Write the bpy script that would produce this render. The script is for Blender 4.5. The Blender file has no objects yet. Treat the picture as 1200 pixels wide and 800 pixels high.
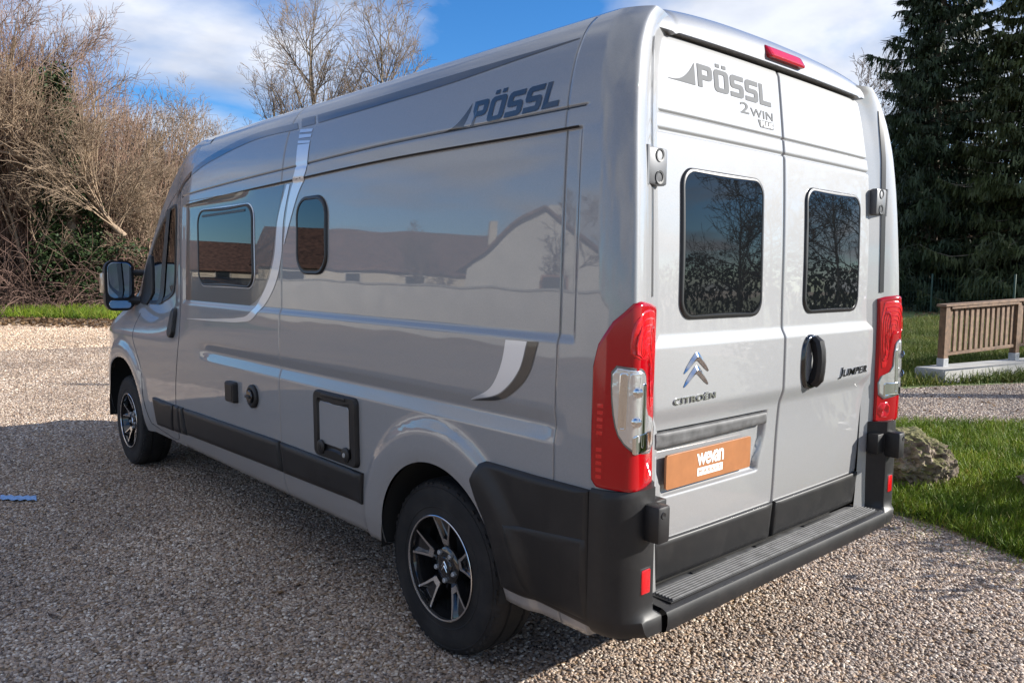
import bpy, bmesh, random
import numpy as np
from math import pi, sin, cos, atan2, radians, sqrt, hypot
from mathutils import Vector, Matrix, Euler
from mathutils.geometry import tessellate_polygon
rng=np.random.default_rng(7); random.seed(7)
sc=bpy.context.scene; C=sc.collection
# ------------------------------------------------------------------ camera, world, sun, exposure
cam_d=bpy.data.cameras.new('camera'); cam=bpy.data.objects.new('camera',cam_d); C.objects.link(cam); sc.camera=cam
CAM=np.array([-2.45215835,2.80957118,1.52873703]); YAW,PIT,ROL=radians(-42.0543542),radians(-4.97466153),radians(0.65875065)
_f=Vector((cos(YAW)*cos(PIT),sin(YAW)*cos(PIT),sin(PIT))); _r=_f.cross(Vector((0,0,1))).normalized(); _u=_r.cross(_f)
_r2=_r*cos(ROL)+_u*sin(ROL); _u2=-_r*sin(ROL)+_u*cos(ROL)
cam.matrix_world=Matrix(((_r2.x,_u2.x,-_f.x,CAM[0]),(_r2.y,_u2.y,-_f.y,CAM[1]),(_r2.z,_u2.z,-_f.z,CAM[2]),(0,0,0,1)))
cam_d.sensor_width=36; cam_d.lens=36*.919298/1.2; cam_d.clip_start=.05; cam_d.clip_end=2000
SUN=Vector((-1.55,-1.80,1.0)).normalized()
sun_d=bpy.data.lights.new('sun','SUN'); sun=bpy.data.objects.new('sun',sun_d); C.objects.link(sun)
sun_d.energy=3.85; sun_d.angle=radians(.5); sun_d.color=(1,.955,.88)
sun.rotation_euler=SUN.to_track_quat('Z','Y').to_euler(); sun.location=(-20,-12,14)
world=bpy.data.worlds.new('World'); sc.world=world; world.use_nodes=True
sc.view_settings.view_transform='Standard'; sc.view_settings.look='None'; sc.view_settings.exposure=1.36; sc.view_settings.gamma=1
def build_world():
    nt=world.node_tree; N=nt.nodes; L=nt.links; N.clear()
    out=N.new('ShaderNodeOutputWorld'); bg=N.new('ShaderNodeBackground'); bg.inputs[1].default_value=.062
    sky=N.new('ShaderNodeTexSky'); sky.sky_type='NISHITA'; sky.sun_disc=False
    sky.sun_elevation=math_el; sky.sun_rotation=math_rot; sky.air_density=1.0; sky.dust_density=.05; sky.ozone_density=2.0
    hs=N.new('ShaderNodeHueSaturation'); hs.inputs['Saturation'].default_value=1.12; hs.inputs['Value'].default_value=1.0
    tn=N.new('ShaderNodeMix'); tn.data_type='RGBA'; tn.blend_type='MULTIPLY'; tn.inputs[0].default_value=1; tn.inputs[7].default_value=(.62,.86,1.18,1)
    L.new(sky.outputs[0],tn.inputs[6]); L.new(tn.outputs[2],hs.inputs['Color'])
    tc=N.new('ShaderNodeTexCoord'); sep=N.new('ShaderNodeSeparateXYZ'); L.new(tc.outputs['Generated'],sep.inputs[0])
    # clouds on a flat layer overhead: project the view direction to a plane
    mx=N.new('ShaderNodeMath'); mx.operation='ADD'; mx.inputs[1].default_value=.22; L.new(sep.outputs[2],mx.inputs[0])
    mm=N.new('ShaderNodeMath'); mm.operation='MAXIMUM'; mm.inputs[1].default_value=.05; L.new(mx.outputs[0],mm.inputs[0])
    dv=N.new('ShaderNodeVectorMath'); dv.operation='DIVIDE'; cb=N.new('ShaderNodeCombineXYZ')
    for k in range(3): L.new(mm.outputs[0],cb.inputs[k])
    L.new(tc.outputs['Generated'],dv.inputs[0]); L.new(cb.outputs[0],dv.inputs[1])
    mp=N.new('ShaderNodeMapping'); mp.inputs['Location'].default_value=CLOUD_LOC; mp.inputs['Scale'].default_value=(1,1,0.3); L.new(dv.outputs[0],mp.inputs[0])
    nz=N.new('ShaderNodeTexNoise'); nz.inputs['Scale'].default_value=1.25; nz.inputs['Detail'].default_value=9; nz.inputs['Roughness'].default_value=.52; nz.inputs['Distortion'].default_value=.25
    L.new(mp.outputs[0],nz.inputs['Vector'])
    cr=N.new('ShaderNodeValToRGB'); cr.color_ramp.elements[0].position=.42; cr.color_ramp.elements[1].position=.60
    cr.color_ramp.elements[0].color=(0,0,0,1); cr.color_ramp.elements[1].color=(.93,.93,.93,1); L.new(nz.outputs[0],cr.inputs[0])
    nz2=N.new('ShaderNodeTexNoise'); nz2.inputs['Scale'].default_value=2.6; nz2.inputs['Detail'].default_value=5; L.new(mp.outputs[0],nz2.inputs['Vector'])
    cc=N.new('ShaderNodeValToRGB'); cc.color_ramp.elements[0].color=(3.5,3.8,4.5,1); cc.color_ramp.elements[1].color=(6.3,6.5,7.0,1)
    cc.color_ramp.elements[0].position=.30; cc.color_ramp.elements[1].position=.60; L.new(nz2.outputs[0],cc.inputs[0])
    mix=N.new('ShaderNodeMix'); mix.data_type='RGBA'; L.new(cr.outputs[0],mix.inputs[0]); L.new(hs.outputs[0],mix.inputs[6]); L.new(cc.outputs[0],mix.inputs[7])
    L.new(mix.outputs[2],bg.inputs[0]); L.new(bg.outputs[0],out.inputs[0])
math_el=math_rot=0
import math
math_el=math.asin(SUN.z); math_rot=math.atan2(SUN.x,SUN.y)
CLOUD_LOC=(4.0,4.0,0.0)
build_world()

# ------------------------------------------------------------------ helpers
def tag(o,label=None,cat=None,group=None,kind=None):
    if label: o['label']=label
    if cat: o['category']=cat
    if group: o['group']=group
    if kind: o['kind']=kind
    return o
def link(name,me,parent=None,mat=None):
    o=bpy.data.objects.new(name,me); C.objects.link(o)
    if parent is not None: o.parent=parent
    if mat is not None:
        for m in (mat if isinstance(mat,(list,tuple)) else [mat]): me.materials.append(m)
    return o
def empty(name,loc,label,cat,group=None,rz=0):
    o=bpy.data.objects.new(name,None); C.objects.link(o); o.location=loc; o.rotation_euler=(0,0,rz); o.empty_display_size=.2
    return tag(o,label,cat,group)
def mk(name,v,f,mat=None,parent=None,smooth=True,ang=None):
    me=bpy.data.meshes.new(name)
    v=np.asarray(v,np.float32).reshape(-1,3)
    if isinstance(f,np.ndarray):
        n,k=f.shape; me.vertices.add(len(v)); me.vertices.foreach_set('co',v.ravel())
        me.loops.add(n*k); me.loops.foreach_set('vertex_index',f.astype(np.int32).ravel())
        me.polygons.add(n); me.polygons.foreach_set('loop_start',np.arange(0,n*k,k,dtype=np.int32)); me.polygons.foreach_set('loop_total',np.full(n,k,np.int32))
        me.update(calc_edges=True)
    else:
        me.from_pydata([tuple(p) for p in v],[],f); me.update()
    if smooth: me.polygons.foreach_set('use_smooth',[True]*len(me.polygons))
    if ang: me.set_sharp_from_angle(angle=radians(ang))
    return link(name,me,parent,mat)
class MB:
    """collects geometry for one mesh object"""
    def __init__(s): s.v=[]; s.f=[]; s.n=0
    def add(s,v,f):
        v=np.asarray(v,float).reshape(-1,3); s.v.append(v); s.f+= [tuple(int(i)+s.n for i in q) for q in f]; s.n+=len(v); return s
    def box(s,c,d,bev=0,rot=None,seg=2):
        bm=bmesh.new(); bmesh.ops.create_cube(bm,size=1); bmesh.ops.scale(bm,vec=d,verts=bm.verts)
        if bev: bmesh.ops.bevel(bm,geom=list(bm.edges),offset=bev,segments=seg,affect='EDGES',profile=.5)
        M=Matrix.Translation(c)
        if rot is not None: M=M@(rot.to_4x4() if not isinstance(rot,Matrix) or len(rot)==3 else rot)
        bmesh.ops.transform(bm,matrix=M,verts=bm.verts); bm.verts.index_update()
        s.add([tuple(x.co) for x in bm.verts],[[q.index for q in f.verts] for f in bm.faces]); bm.free(); return s
    def tube(s,pts,rad,n=8,cap=True):
        pts=[Vector(p) for p in pts]; rad=rad if hasattr(rad,'__len__') else [rad]*len(pts)
        vs=[]; fs=[]
        for i,p in enumerate(pts):
            t=(pts[min(i+1,len(pts)-1)]-pts[max(i-1,0)]).normalized(); a=t.orthogonal().normalized() if i==0 else (a-t*a.dot(t)).normalized(); b=t.cross(a)
            for k in range(n):
                th=2*pi*k/n; vs.append(p+(a*cos(th)+b*sin(th))*rad[i])
        for i in range(len(pts)-1):
            for k in range(n): fs.append((i*n+k,i*n+(k+1)%n,(i+1)*n+(k+1)%n,(i+1)*n+k))
        if cap: fs.append(tuple(range(n))[::-1]); fs.append(tuple((len(pts)-1)*n+k for k in range(n)))
        return s.add([tuple(v) for v in vs],fs)
    def lathe(s,prof,n=48,M=None,amod=None):
        """prof: (r, h); spun round local z; M maps to place"""
        vs=[]; fs=[]; m=len(prof)
        for k in range(n):
            th=2*pi*k/n
            for i,(r,h) in enumerate(prof):
                if amod: r,h=amod(i,k,r,h)
                vs.append(Vector((r*cos(th),r*sin(th),h)))
        for k in range(n):
            for i in range(m-1): fs.append((k*m+i,((k+1)%n)*m+i,((k+1)%n)*m+i+1,k*m+i+1))
        if M is not None: vs=[M@v for v in vs]
        return s.add([tuple(v) for v in vs],fs)
    def build(s,name,mat,parent=None,smooth=True,ang=35):
        v=np.concatenate(s.v) if s.v else np.zeros((0,3)); return mk(name,v,s.f,mat,parent,smooth,ang)
def gridf(nu,nv,closed_u=False):
    i=np.arange(nu if closed_u else nu-1)[:,None]; j=np.arange(nv-1)[None,:]; a=i*nv+j; b=((i+1)%nu)*nv+j
    return np.stack([a,b,b+1,a+1],-1).reshape(-1,4)
def rrect(x0,x1,z0,z1,r,n=8):
    """closed rounded rectangle, counter-clockwise"""
    p=[]
    for cx,cz,a in ((x1-r,z0+r,-90),(x1-r,z1-r,0),(x0+r,z1-r,90),(x0+r,z0+r,180)):
        for k in range(n+1): t=radians(a+90*k/n); p.append((cx+r*cos(t),cz+r*sin(t)))
    return np.array(p)
def dens(p,d):
    """resample closed polygon so no edge is longer than d"""
    out=[]; p=np.asarray(p,float)
    for i in range(len(p)):
        a,b=p[i],p[(i+1)%len(p)]; n=max(1,int(np.ceil(np.linalg.norm(b-a)/d)))
        for k in range(n): out.append(a+(b-a)*k/n)
    return np.array(out)
def smoothpoly(p,it=2):
    p=np.asarray(p,float)
    for _ in range(it):
        q=np.roll(p,-1,0); p=np.stack([p*.75+q*.25,p*.25+q*.75],1).reshape(-1,2)
    return p
def plate(name,fn,outline,prof,mat,parent,rings=4,ang=40,ctr=None):
    """a lid on surface fn: outline scaled to its centre; prof = list of (scale-in metres, offset)"""
    o=np.asarray(outline,float); c=o.mean(0) if ctr is None else np.array(ctr); d=o-c; L=np.linalg.norm(d,axis=1,keepdims=True)
    vs=[]
    prof=list(prof)+[(prof[-1][0]+.0025,prof[-1][1])]
    ext=np.ptp(o,axis=0); asp=max(ext)/max(min(ext),1e-6)
    if asp>2.2:
        e=np.roll(o,-1,0)-np.roll(o,1,0); sg_=np.sign((o[:,0]*np.roll(o[:,1],-1)-np.roll(o[:,0],-1)*o[:,1]).sum()); nn=np.stack([-e[:,1],e[:,0]],1)*sg_; nn/=np.linalg.norm(nn,axis=1,keepdims=True)+1e-9; inset=lambda ins: o+nn*min(ins,min(ext)*.3)
    else: inset=lambda ins: c+d*np.maximum(1-ins/L,.02)
    for ins,off in prof: q=inset(ins); vs.append(fn(q[:,0],q[:,1],off))
    ins,off=prof[-1]; q=inset(ins)
    for k in range(1,rings): t=1-k/rings; qq=c+(q-c)*t; vs.append(fn(qq[:,0],qq[:,1],off))
    n=len(o); m=len(vs); V=np.concatenate(vs+[fn(c[0:1],c[1:2],off)])
    F=[(i*n+k,i*n+(k+1)%n,(i+1)*n+(k+1)%n,(i+1)*n+k) for i in range(m-1) for k in range(n)]+[((m-1)*n+k,(m-1)*n+(k+1)%n,m*n) for k in range(n)]
    return mk(name,V,F,mat,parent,True,ang)
def ringp(name,fn,outline,prof,mat,parent,ang=40):
    o=np.asarray(outline,float); c=o.mean(0); d=o-c; L=np.linalg.norm(d,axis=1,keepdims=True); vs=[]
    for ins,off in prof: q=c+d*(1-ins/L); vs.append(fn(q[:,0],q[:,1],off))
    n=len(o); m=len(vs)
    F=[(i*n+k,i*n+(k+1)%n,(i+1)*n+(k+1)%n,(i+1)*n+k) for i in range(m-1) for k in range(n)]
    return mk(name,np.concatenate(vs),F,mat,parent,True,ang)
def band(name,fn,A,B,mat,parent,off=.0016,nu=40,nv=6):
    """strip of film between polylines A and B (same sense) on surface fn"""
    def rs(P):
        P=np.asarray(P,float); l=np.concatenate([[0],np.cumsum(np.linalg.norm(np.diff(P,axis=0),axis=1))]); t=np.linspace(0,l[-1],nu)
        return np.stack([np.interp(t,l,P[:,0]),np.interp(t,l,P[:,1])],1)
    a,b=rs(A),rs(B); t=np.linspace(0,1,nv)[None,:,None]; Q=(a[:,None]*(1-t)+b[:,None]*t).reshape(-1,2)
    return mk(name,fn(Q[:,0],Q[:,1],off),gridf(nu,nv),mat,parent,True)
def curvepts(P,n=30):
    """smooth curve through points"""
    P=np.asarray(P,float); l=np.concatenate([[0],np.cumsum(np.linalg.norm(np.diff(P,axis=0),axis=1))]); t=np.linspace(0,l[-1],n); out=[]
    for k in range(2):
        m=np.gradient(P[:,k],l); i=np.clip(np.searchsorted(l,t)-1,0,len(l)-2); h=l[i+1]-l[i]; u=(t-l[i])/h
        out.append((2*u**3-3*u**2+1)*P[i,k]+(u**3-2*u**2+u)*h*m[i]+(-2*u**3+3*u**2)*P[i+1,k]+(u**3-u**2)*h*m[i+1])
    return np.stack(out,1)
def fill2d(loops,ext=0.):
    """flat filled shapes with holes -> verts (x,y,z) and faces"""
    cu=bpy.data.curves.new('t','CURVE'); cu.dimensions='2D'; cu.fill_mode='BOTH'; cu.extrude=ext
    for lp in loops:
        s=cu.splines.new('POLY'); s.points.add(len(lp)-1); s.use_cyclic_u=True
        for p,(x,y) in zip(s.points,lp): p.co=(x,y,0,1)
    return _tomesh(cu)
def _tomesh(cu):
    o=bpy.data.objects.new('t',cu); C.objects.link(o); dg=bpy.context.evaluated_depsgraph_get(); dg.update()
    me=bpy.data.meshes.new_from_object(o.evaluated_get(dg)); v=np.zeros(len(me.vertices)*3,np.float32); me.vertices.foreach_get('co',v); v=v.reshape(-1,3).astype(float)
    f=[tuple(p.vertices) for p in me.polygons]; bpy.data.objects.remove(o); bpy.data.meshes.remove(me); bpy.data.curves.remove(cu); return v,f
def text2d(txt,ext=0.,shear=0.,off=0.,sp=1.):
    cu=bpy.data.curves.new('t','FONT'); cu.body=txt; cu.extrude=ext; cu.shear=shear; cu.offset=off; cu.space_character=sp; cu.size=1; cu.resolution_u=4
    v,f=_tomesh(cu); v[:,0]-=v[:,0].min(); v[:,1]-=v[:,1].min(); w=v[:,0].max(); h=v[:,1].max(); v[:,0]/=w; v[:,1]/=h; return v,f
def decal(name,vf,fn,org,ux,uy,mat,parent,off=.0016,thick=0.):
    """place unit-square artwork: (u,v) -> org + u*ux + v*uy on surface fn"""
    v,f=vf; q=np.array(org)+v[:,:1]*np.array(ux)+v[:,1:2]*np.array(uy)
    d=off+(np.where(v[:,2]>0,thick,0) if thick else 0)
    return mk(name,fn(q[:,0],q[:,1],d),f,mat,parent,False)
# block capitals of the converter's logo, unit boxes, drawn as outlines
def capital(ch):
    s=.30
    def R(x0,x1,y0,y1,r=.12,n=3): return [tuple(p) for p in rrect(x0,x1,y0,y1,r,n)]
    if ch=='P':
        o=[(0,0),(s,0),(s,.34)]+[(.72,.34)]+[(.9,.38),(1,.5)]+[(1,.84),(.93,.96),(.8,1)]+[(0,1)]
        return [o,[(s,.56),(.68,.56),(.7,.6),(.7,.76),(.68,.79),(s,.79)]]
    if ch=='O': return [R(0,1,0,1,.2),R(.31,.69,.2,.8,.06)]
    if ch=='S':
        return [[(0,0),(.8,0),(.94,.05),(1,.17),(1,.44),(.94,.56),(.8,.61),(.32,.61),(.32,.78),(1,.78),(1,1),(.2,1),(.06,.95),(0,.83),(0,.55),(.06,.43),(.2,.39),(.68,.39),(.68,.22),(0,.22)]]
    if ch=='L': return [[(0,0),(1,0),(1,.22),(s,.22),(s,1),(0,1)]]
def possl():
    """sail and POESSL lettering in a 1 x 1 box, slanted letters"""
    loops=[]; sail=[(0.0,0.0)]+[(t*.235,.02+.76*t**2.6) for t in np.linspace(.05,1,14)]+[(.235,0.0)]
    loops.append(sail)
    x=.26; ws=[.135,.14,.135,.135,.125]; 
    for ch,w in zip('POSSL',ws):
        for lp in capital(ch): loops.append([(x+px*w,py*.80) for px,py in lp])
        if ch=='O':
            for a in (.14,.58): loops.append([(x+(a)*w,.87),(x+(a+.28)*w,.87),(x+(a+.28)*w,1.0),(x+a*w,1.0)])
        x+=w+.016
    return fill2d(loops)
# ------------------------------------------------------------------ materials
def mat(name,col,rough=.5,metal=0.,coat=0.,crough=.03,spec=.5,noise=None,bump=None,ior=None):
    m=bpy.data.materials.new(name); m.use_nodes=True; nt=m.node_tree; N=nt.nodes; L=nt.links; b=N['Principled BSDF']
    b.inputs['Base Color'].default_value=(*col,1); b.inputs['Roughness'].default_value=rough; b.inputs['Metallic'].default_value=metal
    b.inputs['Coat Weight'].default_value=coat; b.inputs['Coat Roughness'].default_value=crough; b.inputs['Specular IOR Level'].default_value=spec
    tc=N.new('ShaderNodeTexCoord')
    if noise:   # (scale, amount, detail)
        n=N.new('ShaderNodeTexNoise'); n.inputs['Scale'].default_value=noise[0]; n.inputs['Detail'].default_value=noise[2] if len(noise)>2 else 5; L.new(tc.outputs['Object'],n.inputs[0])
        r=N.new('ShaderNodeValToRGB'); r.color_ramp.elements[0].position=.3; r.color_ramp.elements[1].position=.7
        a=noise[1]; r.color_ramp.elements[0].color=(*[c*(1-a) for c in col],1); r.color_ramp.elements[1].color=(*[min(1,c*(1+a)) for c in col],1)
        L.new(n.outputs[0],r.inputs[0]); L.new(r.outputs[0],b.inputs['Base Color'])
    if bump:    # (scale, strength, distance)
        n=N.new('ShaderNodeTexNoise'); n.inputs['Scale'].default_value=bump[0]; n.inputs['Detail'].default_value=3; L.new(tc.outputs['Object'],n.inputs[0])
        bp=N.new('ShaderNodeBump'); bp.inputs['Strength'].default_value=bump[1]; bp.inputs['Distance'].default_value=bump[2]; L.new(n.outputs[0],bp.inputs['Height']); L.new(bp.outputs[0],b.inputs['Normal'])
    return m
def node_of(m): return m.node_tree.nodes,m.node_tree.links,m.node_tree.nodes['Principled BSDF']
M={}
M['paint']=mat('grey_metallic_paint',(.245,.249,.256),.62,.18,1.0,.03,.45)
def finish_paint():
    N,L,b=node_of(M['paint']); b.inputs['Coat IOR'].default_value=1.66; tc=N.new('ShaderNodeTexCoord')
    # faint panel waviness
    n=N.new('ShaderNodeTexNoise'); n.inputs['Scale'].default_value=2.2; n.inputs['Detail'].default_value=1; L.new(tc.outputs['Object'],n.inputs[0]); bp=N.new('ShaderNodeBump'); bp.inputs['Strength'].default_value=1; bp.inputs['Distance'].default_value=.0022; L.new(n.outputs[0],bp.inputs['Height']); L.new(bp.outputs[0],b.inputs['Normal']); L.new(bp.outputs[0],b.inputs['Coat Normal'])
    # metallic flake and road dust that thins out upwards
    f=N.new('ShaderNodeTexVoronoi'); f.inputs['Scale'].default_value=420; L.new(tc.outputs['Object'],f.inputs['Vector']); fs=N.new('ShaderNodeSeparateColor'); L.new(f.outputs['Color'],fs.inputs[0]); fr=N.new('ShaderNodeMapRange'); fr.inputs[3].default_value=.95; fr.inputs[4].default_value=1.05; L.new(fs.outputs[0],fr.inputs[0])
    m0=N.new('ShaderNodeMix'); m0.data_type='RGBA'; m0.blend_type='MULTIPLY'; m0.inputs[0].default_value=1; m0.inputs[6].default_value=(.245,.249,.256,1); L.new(fr.outputs[0],m0.inputs[7])
    sx=N.new('ShaderNodeSeparateXYZ'); L.new(tc.outputs['Object'],sx.inputs[0]); mr=N.new('ShaderNodeMapRange'); mr.inputs[1].default_value=.95; mr.inputs[2].default_value=.36; mr.inputs[3].default_value=0; mr.inputs[4].default_value=.55; L.new(sx.outputs[2],mr.inputs[0])
    n2=N.new('ShaderNodeTexNoise'); n2.inputs['Scale'].default_value=5; n2.inputs['Detail'].default_value=9; n2.inputs['Roughness'].default_value=.7; L.new(tc.outputs['Object'],n2.inputs[0]); mu=N.new('ShaderNodeMath'); mu.operation='MULTIPLY'; L.new(mr.outputs[0],mu.inputs[0]); L.new(n2.outputs[0],mu.inputs[1])
    m1=N.new('ShaderNodeMix'); m1.data_type='RGBA'; m1.inputs[7].default_value=(.24,.20,.165,1); L.new(mu.outputs[0],m1.inputs[0]); L.new(m0.outputs[2],m1.inputs[6]); L.new(m1.outputs[2],b.inputs['Base Color'])
    c=N.new('ShaderNodeMapRange'); c.inputs[3].default_value=.018; c.inputs[4].default_value=.32; L.new(mu.outputs[0],c.inputs[0]); L.new(c.outputs[0],b.inputs['Coat Roughness'])
finish_paint()
M['paint_in']=mat('seam_shadow_paint',(.05,.05,.05),.7)
M['black']=mat('black_textured_plastic',(.008,.008,.009),.46,0,0,.1,.4,noise=(3,.25),bump=(900,.12,.0006))
M['gloss']=mat('gloss_black',(.012,.012,.013),.12,0,.6,.04)
M['rubber']=mat('tyre_rubber',(.0105,.0105,.0115),.72,0,0,.1,.3,noise=(6,.35),bump=(160,.15,.001))
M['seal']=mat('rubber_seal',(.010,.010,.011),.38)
M['dark']=mat('dark_underside',(.012,.012,.012),.9)
M['alloy']=mat('machined_alloy',(.72,.72,.73),.22,1.0)
M['chrome']=mat('chrome',(.58,.58,.59),.10,1.0)
M['glass']=mat('tinted_glass',(.006,.007,.008),.015,0,0,.03,.42)
M['mirror']=mat('mirror_glass',(.26,.32,.42),.02,1.0)
M['film']=mat('anthracite_film',(.028,.029,.032),.28,.2,.9,.02)
M['darkfilm']=mat('dark_grey_panel_film',(.040,.040,.041),.4,.1,1.0,.010)
M['silver']=mat('pale_silver_film',(.62,.64,.68),.3,.45,.8,.03)
M['greyfilm']=mat('grey_logo_film',(.155,.16,.165),.7,.0,.0,.1,.1)
M['red']=mat('red_lens',(.31,.0006,.005),.14,0,.35,.08,.35)
M['redlit']=mat('bright_red_lens',(.52,.003,.008),.15,0,.4,.06,bump=(55,.35,.004))
M['clear']=mat('clear_lens',(.60,.60,.60),.12,.65,.9,.015,bump=(38,.30,.006))
M['bowl']=mat('lamp_reflector',(.62,.63,.65),.07,1.0)
M['lensdk']=mat('smoked_lens_edge',(.16,.165,.17),.15,.5,.8,.02)
M['copper']=mat('copper_print',(.36,.145,.055),.38,.1,.3,noise=(25,.08))
M['white']=mat('white_print',(.8,.79,.76),.5)
M['step']=mat('grey_step_rubber',(.085,.085,.086),.6,noise=(20,.4))
M['steel']=mat('galvanised_steel',(.42,.43,.44),.45,.6,noise=(9,.15))
M['steelpaint']=mat('painted_hinge',(.085,.088,.095),.5,.2,.3,.1)
M['orange']=mat('amber_lens',(.6,.45,.3),.2,0,.5)

def dusty(m,amount,col):
    """road dust in the grain of black plastic and rubber"""
    N,L,b=node_of(m); src=b.inputs['Base Color'].links[0].from_socket; tc=N.new('ShaderNodeTexCoord'); n=N.new('ShaderNodeTexNoise'); n.inputs['Scale'].default_value=7; n.inputs['Detail'].default_value=10; n.inputs['Roughness'].default_value=.72; L.new(tc.outputs['Object'],n.inputs[0]); r=N.new('ShaderNodeMapRange'); r.inputs[1].default_value=.46; r.inputs[2].default_value=.78; r.inputs[4].default_value=amount; L.new(n.outputs[0],r.inputs[0])
    x=N.new('ShaderNodeMix'); x.data_type='RGBA'; x.inputs[7].default_value=(*col,1); L.new(r.outputs[0],x.inputs[0]); L.new(src,x.inputs[6]); L.new(x.outputs[2],b.inputs['Base Color']); q=N.new('ShaderNodeMapRange'); q.inputs[3].default_value=b.inputs['Roughness'].default_value; q.inputs[4].default_value=.9; L.new(r.outputs[0],q.inputs[0]); L.new(q.outputs[0],b.inputs['Roughness'])
dusty(M['black'],.16,(.085,.075,.065)); dusty(M['rubber'],.32,(.075,.065,.055))
# ------------------------------------------------------------------ van body surfaces
def herm(xs, ys):
    xs=np.array(xs,float); ys=np.array(ys,float); h=np.diff(xs); d=np.diff(ys)/h; m=np.zeros(len(xs))
    for i in range(1,len(xs)-1):
        if d[i-1]*d[i]>0:
            w1=2*h[i]+h[i-1]; w2=h[i]+2*h[i-1]; m[i]=(w1+w2)/(w1/d[i-1]+w2/d[i])
    m[0]=d[0]; m[-1]=d[-1]
    def f(x):
        x=np.clip(np.asarray(x,float),xs[0],xs[-1]); i=np.clip(np.searchsorted(xs,x)-1,0,len(xs)-2)
        t=(x-xs[i])/h[i]; t2=t*t; t3=t2*t
        return (2*t3-3*t2+1)*ys[i]+(t3-2*t2+t)*h[i]*m[i]+(-2*t3+3*t2)*ys[i+1]+(t3-t2)*h[i]*m[i+1]
    return f
def sstep(a,b,x):
    t=np.clip((np.asarray(x,float)-a)/(b-a),0,1); return t*t*(3-2*t)
# half width of the body at height z
w0=herm([.30,.36,.47,.63,.8,.98,1.1,1.3,1.6,1.9,2.05,2.2,2.28,2.33,2.365],[.95,.972,1.0,1.012,1.017,1.019,1.017,1.011,1.005,.996,.983,.952,.918,.884,.845])
roof_z=herm([0,.25,.5,.7,.80,.86,.89,.918],[2.452,2.448,2.435,2.41,2.387,2.352,2.325,2.28])
xr=herm([.30,.86,1.32,1.63,2.05,2.3,2.4],[-.955,-.958,-.955,-.945,-.918,-.880,-.86])   # rear plane of the corner pillars
xd=herm([.45,.64,1.03,1.10,1.29,1.335,1.63,1.985,2.05,2.31,2.36],[-.868,-.884,-.900,-.917,-.916,-.899,-.894,-.880,-.873,-.840,-.832]) # rear door skin
g1=herm([-.9,-.76,.155,1.34,2.28,2.9],[2.05,2.05,2.055,2.034,2.009,1.985])
CX=herm([-.02,0,.095,.115,.14,.24,.34],[.02,0,-.088,-.0995,-.0955,-.062,-.029])
CY=herm([-.02,0,.095,.115,.14,.24,.34],[0,0,-.042,-.058,-.083,-.175,-.267])
def relief(x,z):
    x=np.asarray(x,float); z=np.asarray(z,float)
    d=np.zeros(np.broadcast(x,z).shape)
    c=np.interp(z,[.975,1.035,1.088],[0,1,0]); d=d-.017*c*sstep(2.52,2.2,x)*sstep(-.74,-.62,x)
    # recessed panel below the rail
    zt=g1(x)-.065
    e=np.minimum(np.minimum(sstep(zt+.004,zt-.006,z),sstep(1.303,1.338,z)),np.minimum(sstep(-.752,-.742,x),sstep(2.735,2.69,x)))
    d=d-.010*e
    g=np.exp(-((z-g1(x))/.0045)**2); d=d-.006*g*sstep(-.775,-.755,x)
    # flare over the rear wheel
    r=np.hypot(x+.02,z-.40); d=d+.020*sstep(.575,.50,r)-.006*sstep(.43,.385,r)
    return d
def P_side(s,z,off=0.):
    """left flank; s is x along the flank, and wraps round the rear corner below xr+RC"""
    s=np.asarray(s,float); z=np.asarray(z,float); s,z=np.broadcast_arrays(s,z)
    w=w0(z)-tup(np.maximum(s,2.6))*sstep(1.02,1.38,z); x0=xr(z)+.10; q=x0-s
    fl=relief(np.maximum(s,-.84),z)*np.clip(1-q/.09,0,1)+off
    cx=CX(q); cy=CY(q); tx=CX(q+1e-4)-CX(q-1e-4); ty=CY(q+1e-4)-CY(q-1e-4); l=np.hypot(tx,ty)+1e-12
    tx,ty=np.where(q<=0,-1.,tx/l),np.where(q<=0,0.,ty/l)
    x=np.where(q<=0,s,x0+cx)+ty*fl; y=w+np.where(q<=0,0,cy)-tx*fl
    return np.stack([x,y,z],-1)
def P_rear(y,z,off=0.):
    y=np.asarray(y,float); z=np.asarray(z,float); y,z=np.broadcast_arrays(y,z)
    return np.stack([xd(z)-off+.010*(np.abs(y)/.8)**3,y,z],-1)
# --- cab: sections along x; t 0..1 runs from sill to shoulder, 1..2 over to the centre line
zc=herm([2.6,2.8,3.0,3.2,3.4,3.6,3.9,4.2,4.45,4.7,4.85,4.93,4.97,4.985],[2.452,2.435,2.36,2.24,2.09,1.91,1.62,1.31,1.20,1.08,.95,.80,.62,.42])
zsh=herm([2.6,2.8,3.0,3.2,3.4,3.6,3.9,4.2,4.45,4.7,4.85,4.93,4.97,4.985],[2.28,2.255,2.18,2.06,1.93,1.77,1.49,1.13,1.03,.95,.86,.72,.55,.40])
tlo=herm([2.6,4.2,4.4,4.6,4.75,4.87,4.95,4.985],[0,.0,.025,.075,.15,.27,.42,.60])
tup=herm([2.6,2.8,3.0,3.2,3.4,3.6,3.9,4.2,4.5,4.7,4.87,4.985],[0,.02,.055,.08,.10,.115,.13,.15,.17,.22,.33,.60])
def wcab(x,z):
    k=sstep(1.02,1.38,z); w=w0(z)-(tlo(x)*(1-k)+tup(x)*k)
    c=np.interp(z,[.975,1.035,1.088],[0,1,0]); 
    r=np.hypot(x-4.0,z-.40); w=w+.022*sstep(.60,.53,r)*sstep(4.9,4.6,x)-.008*sstep(.48,.44,r)
    return w
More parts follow.
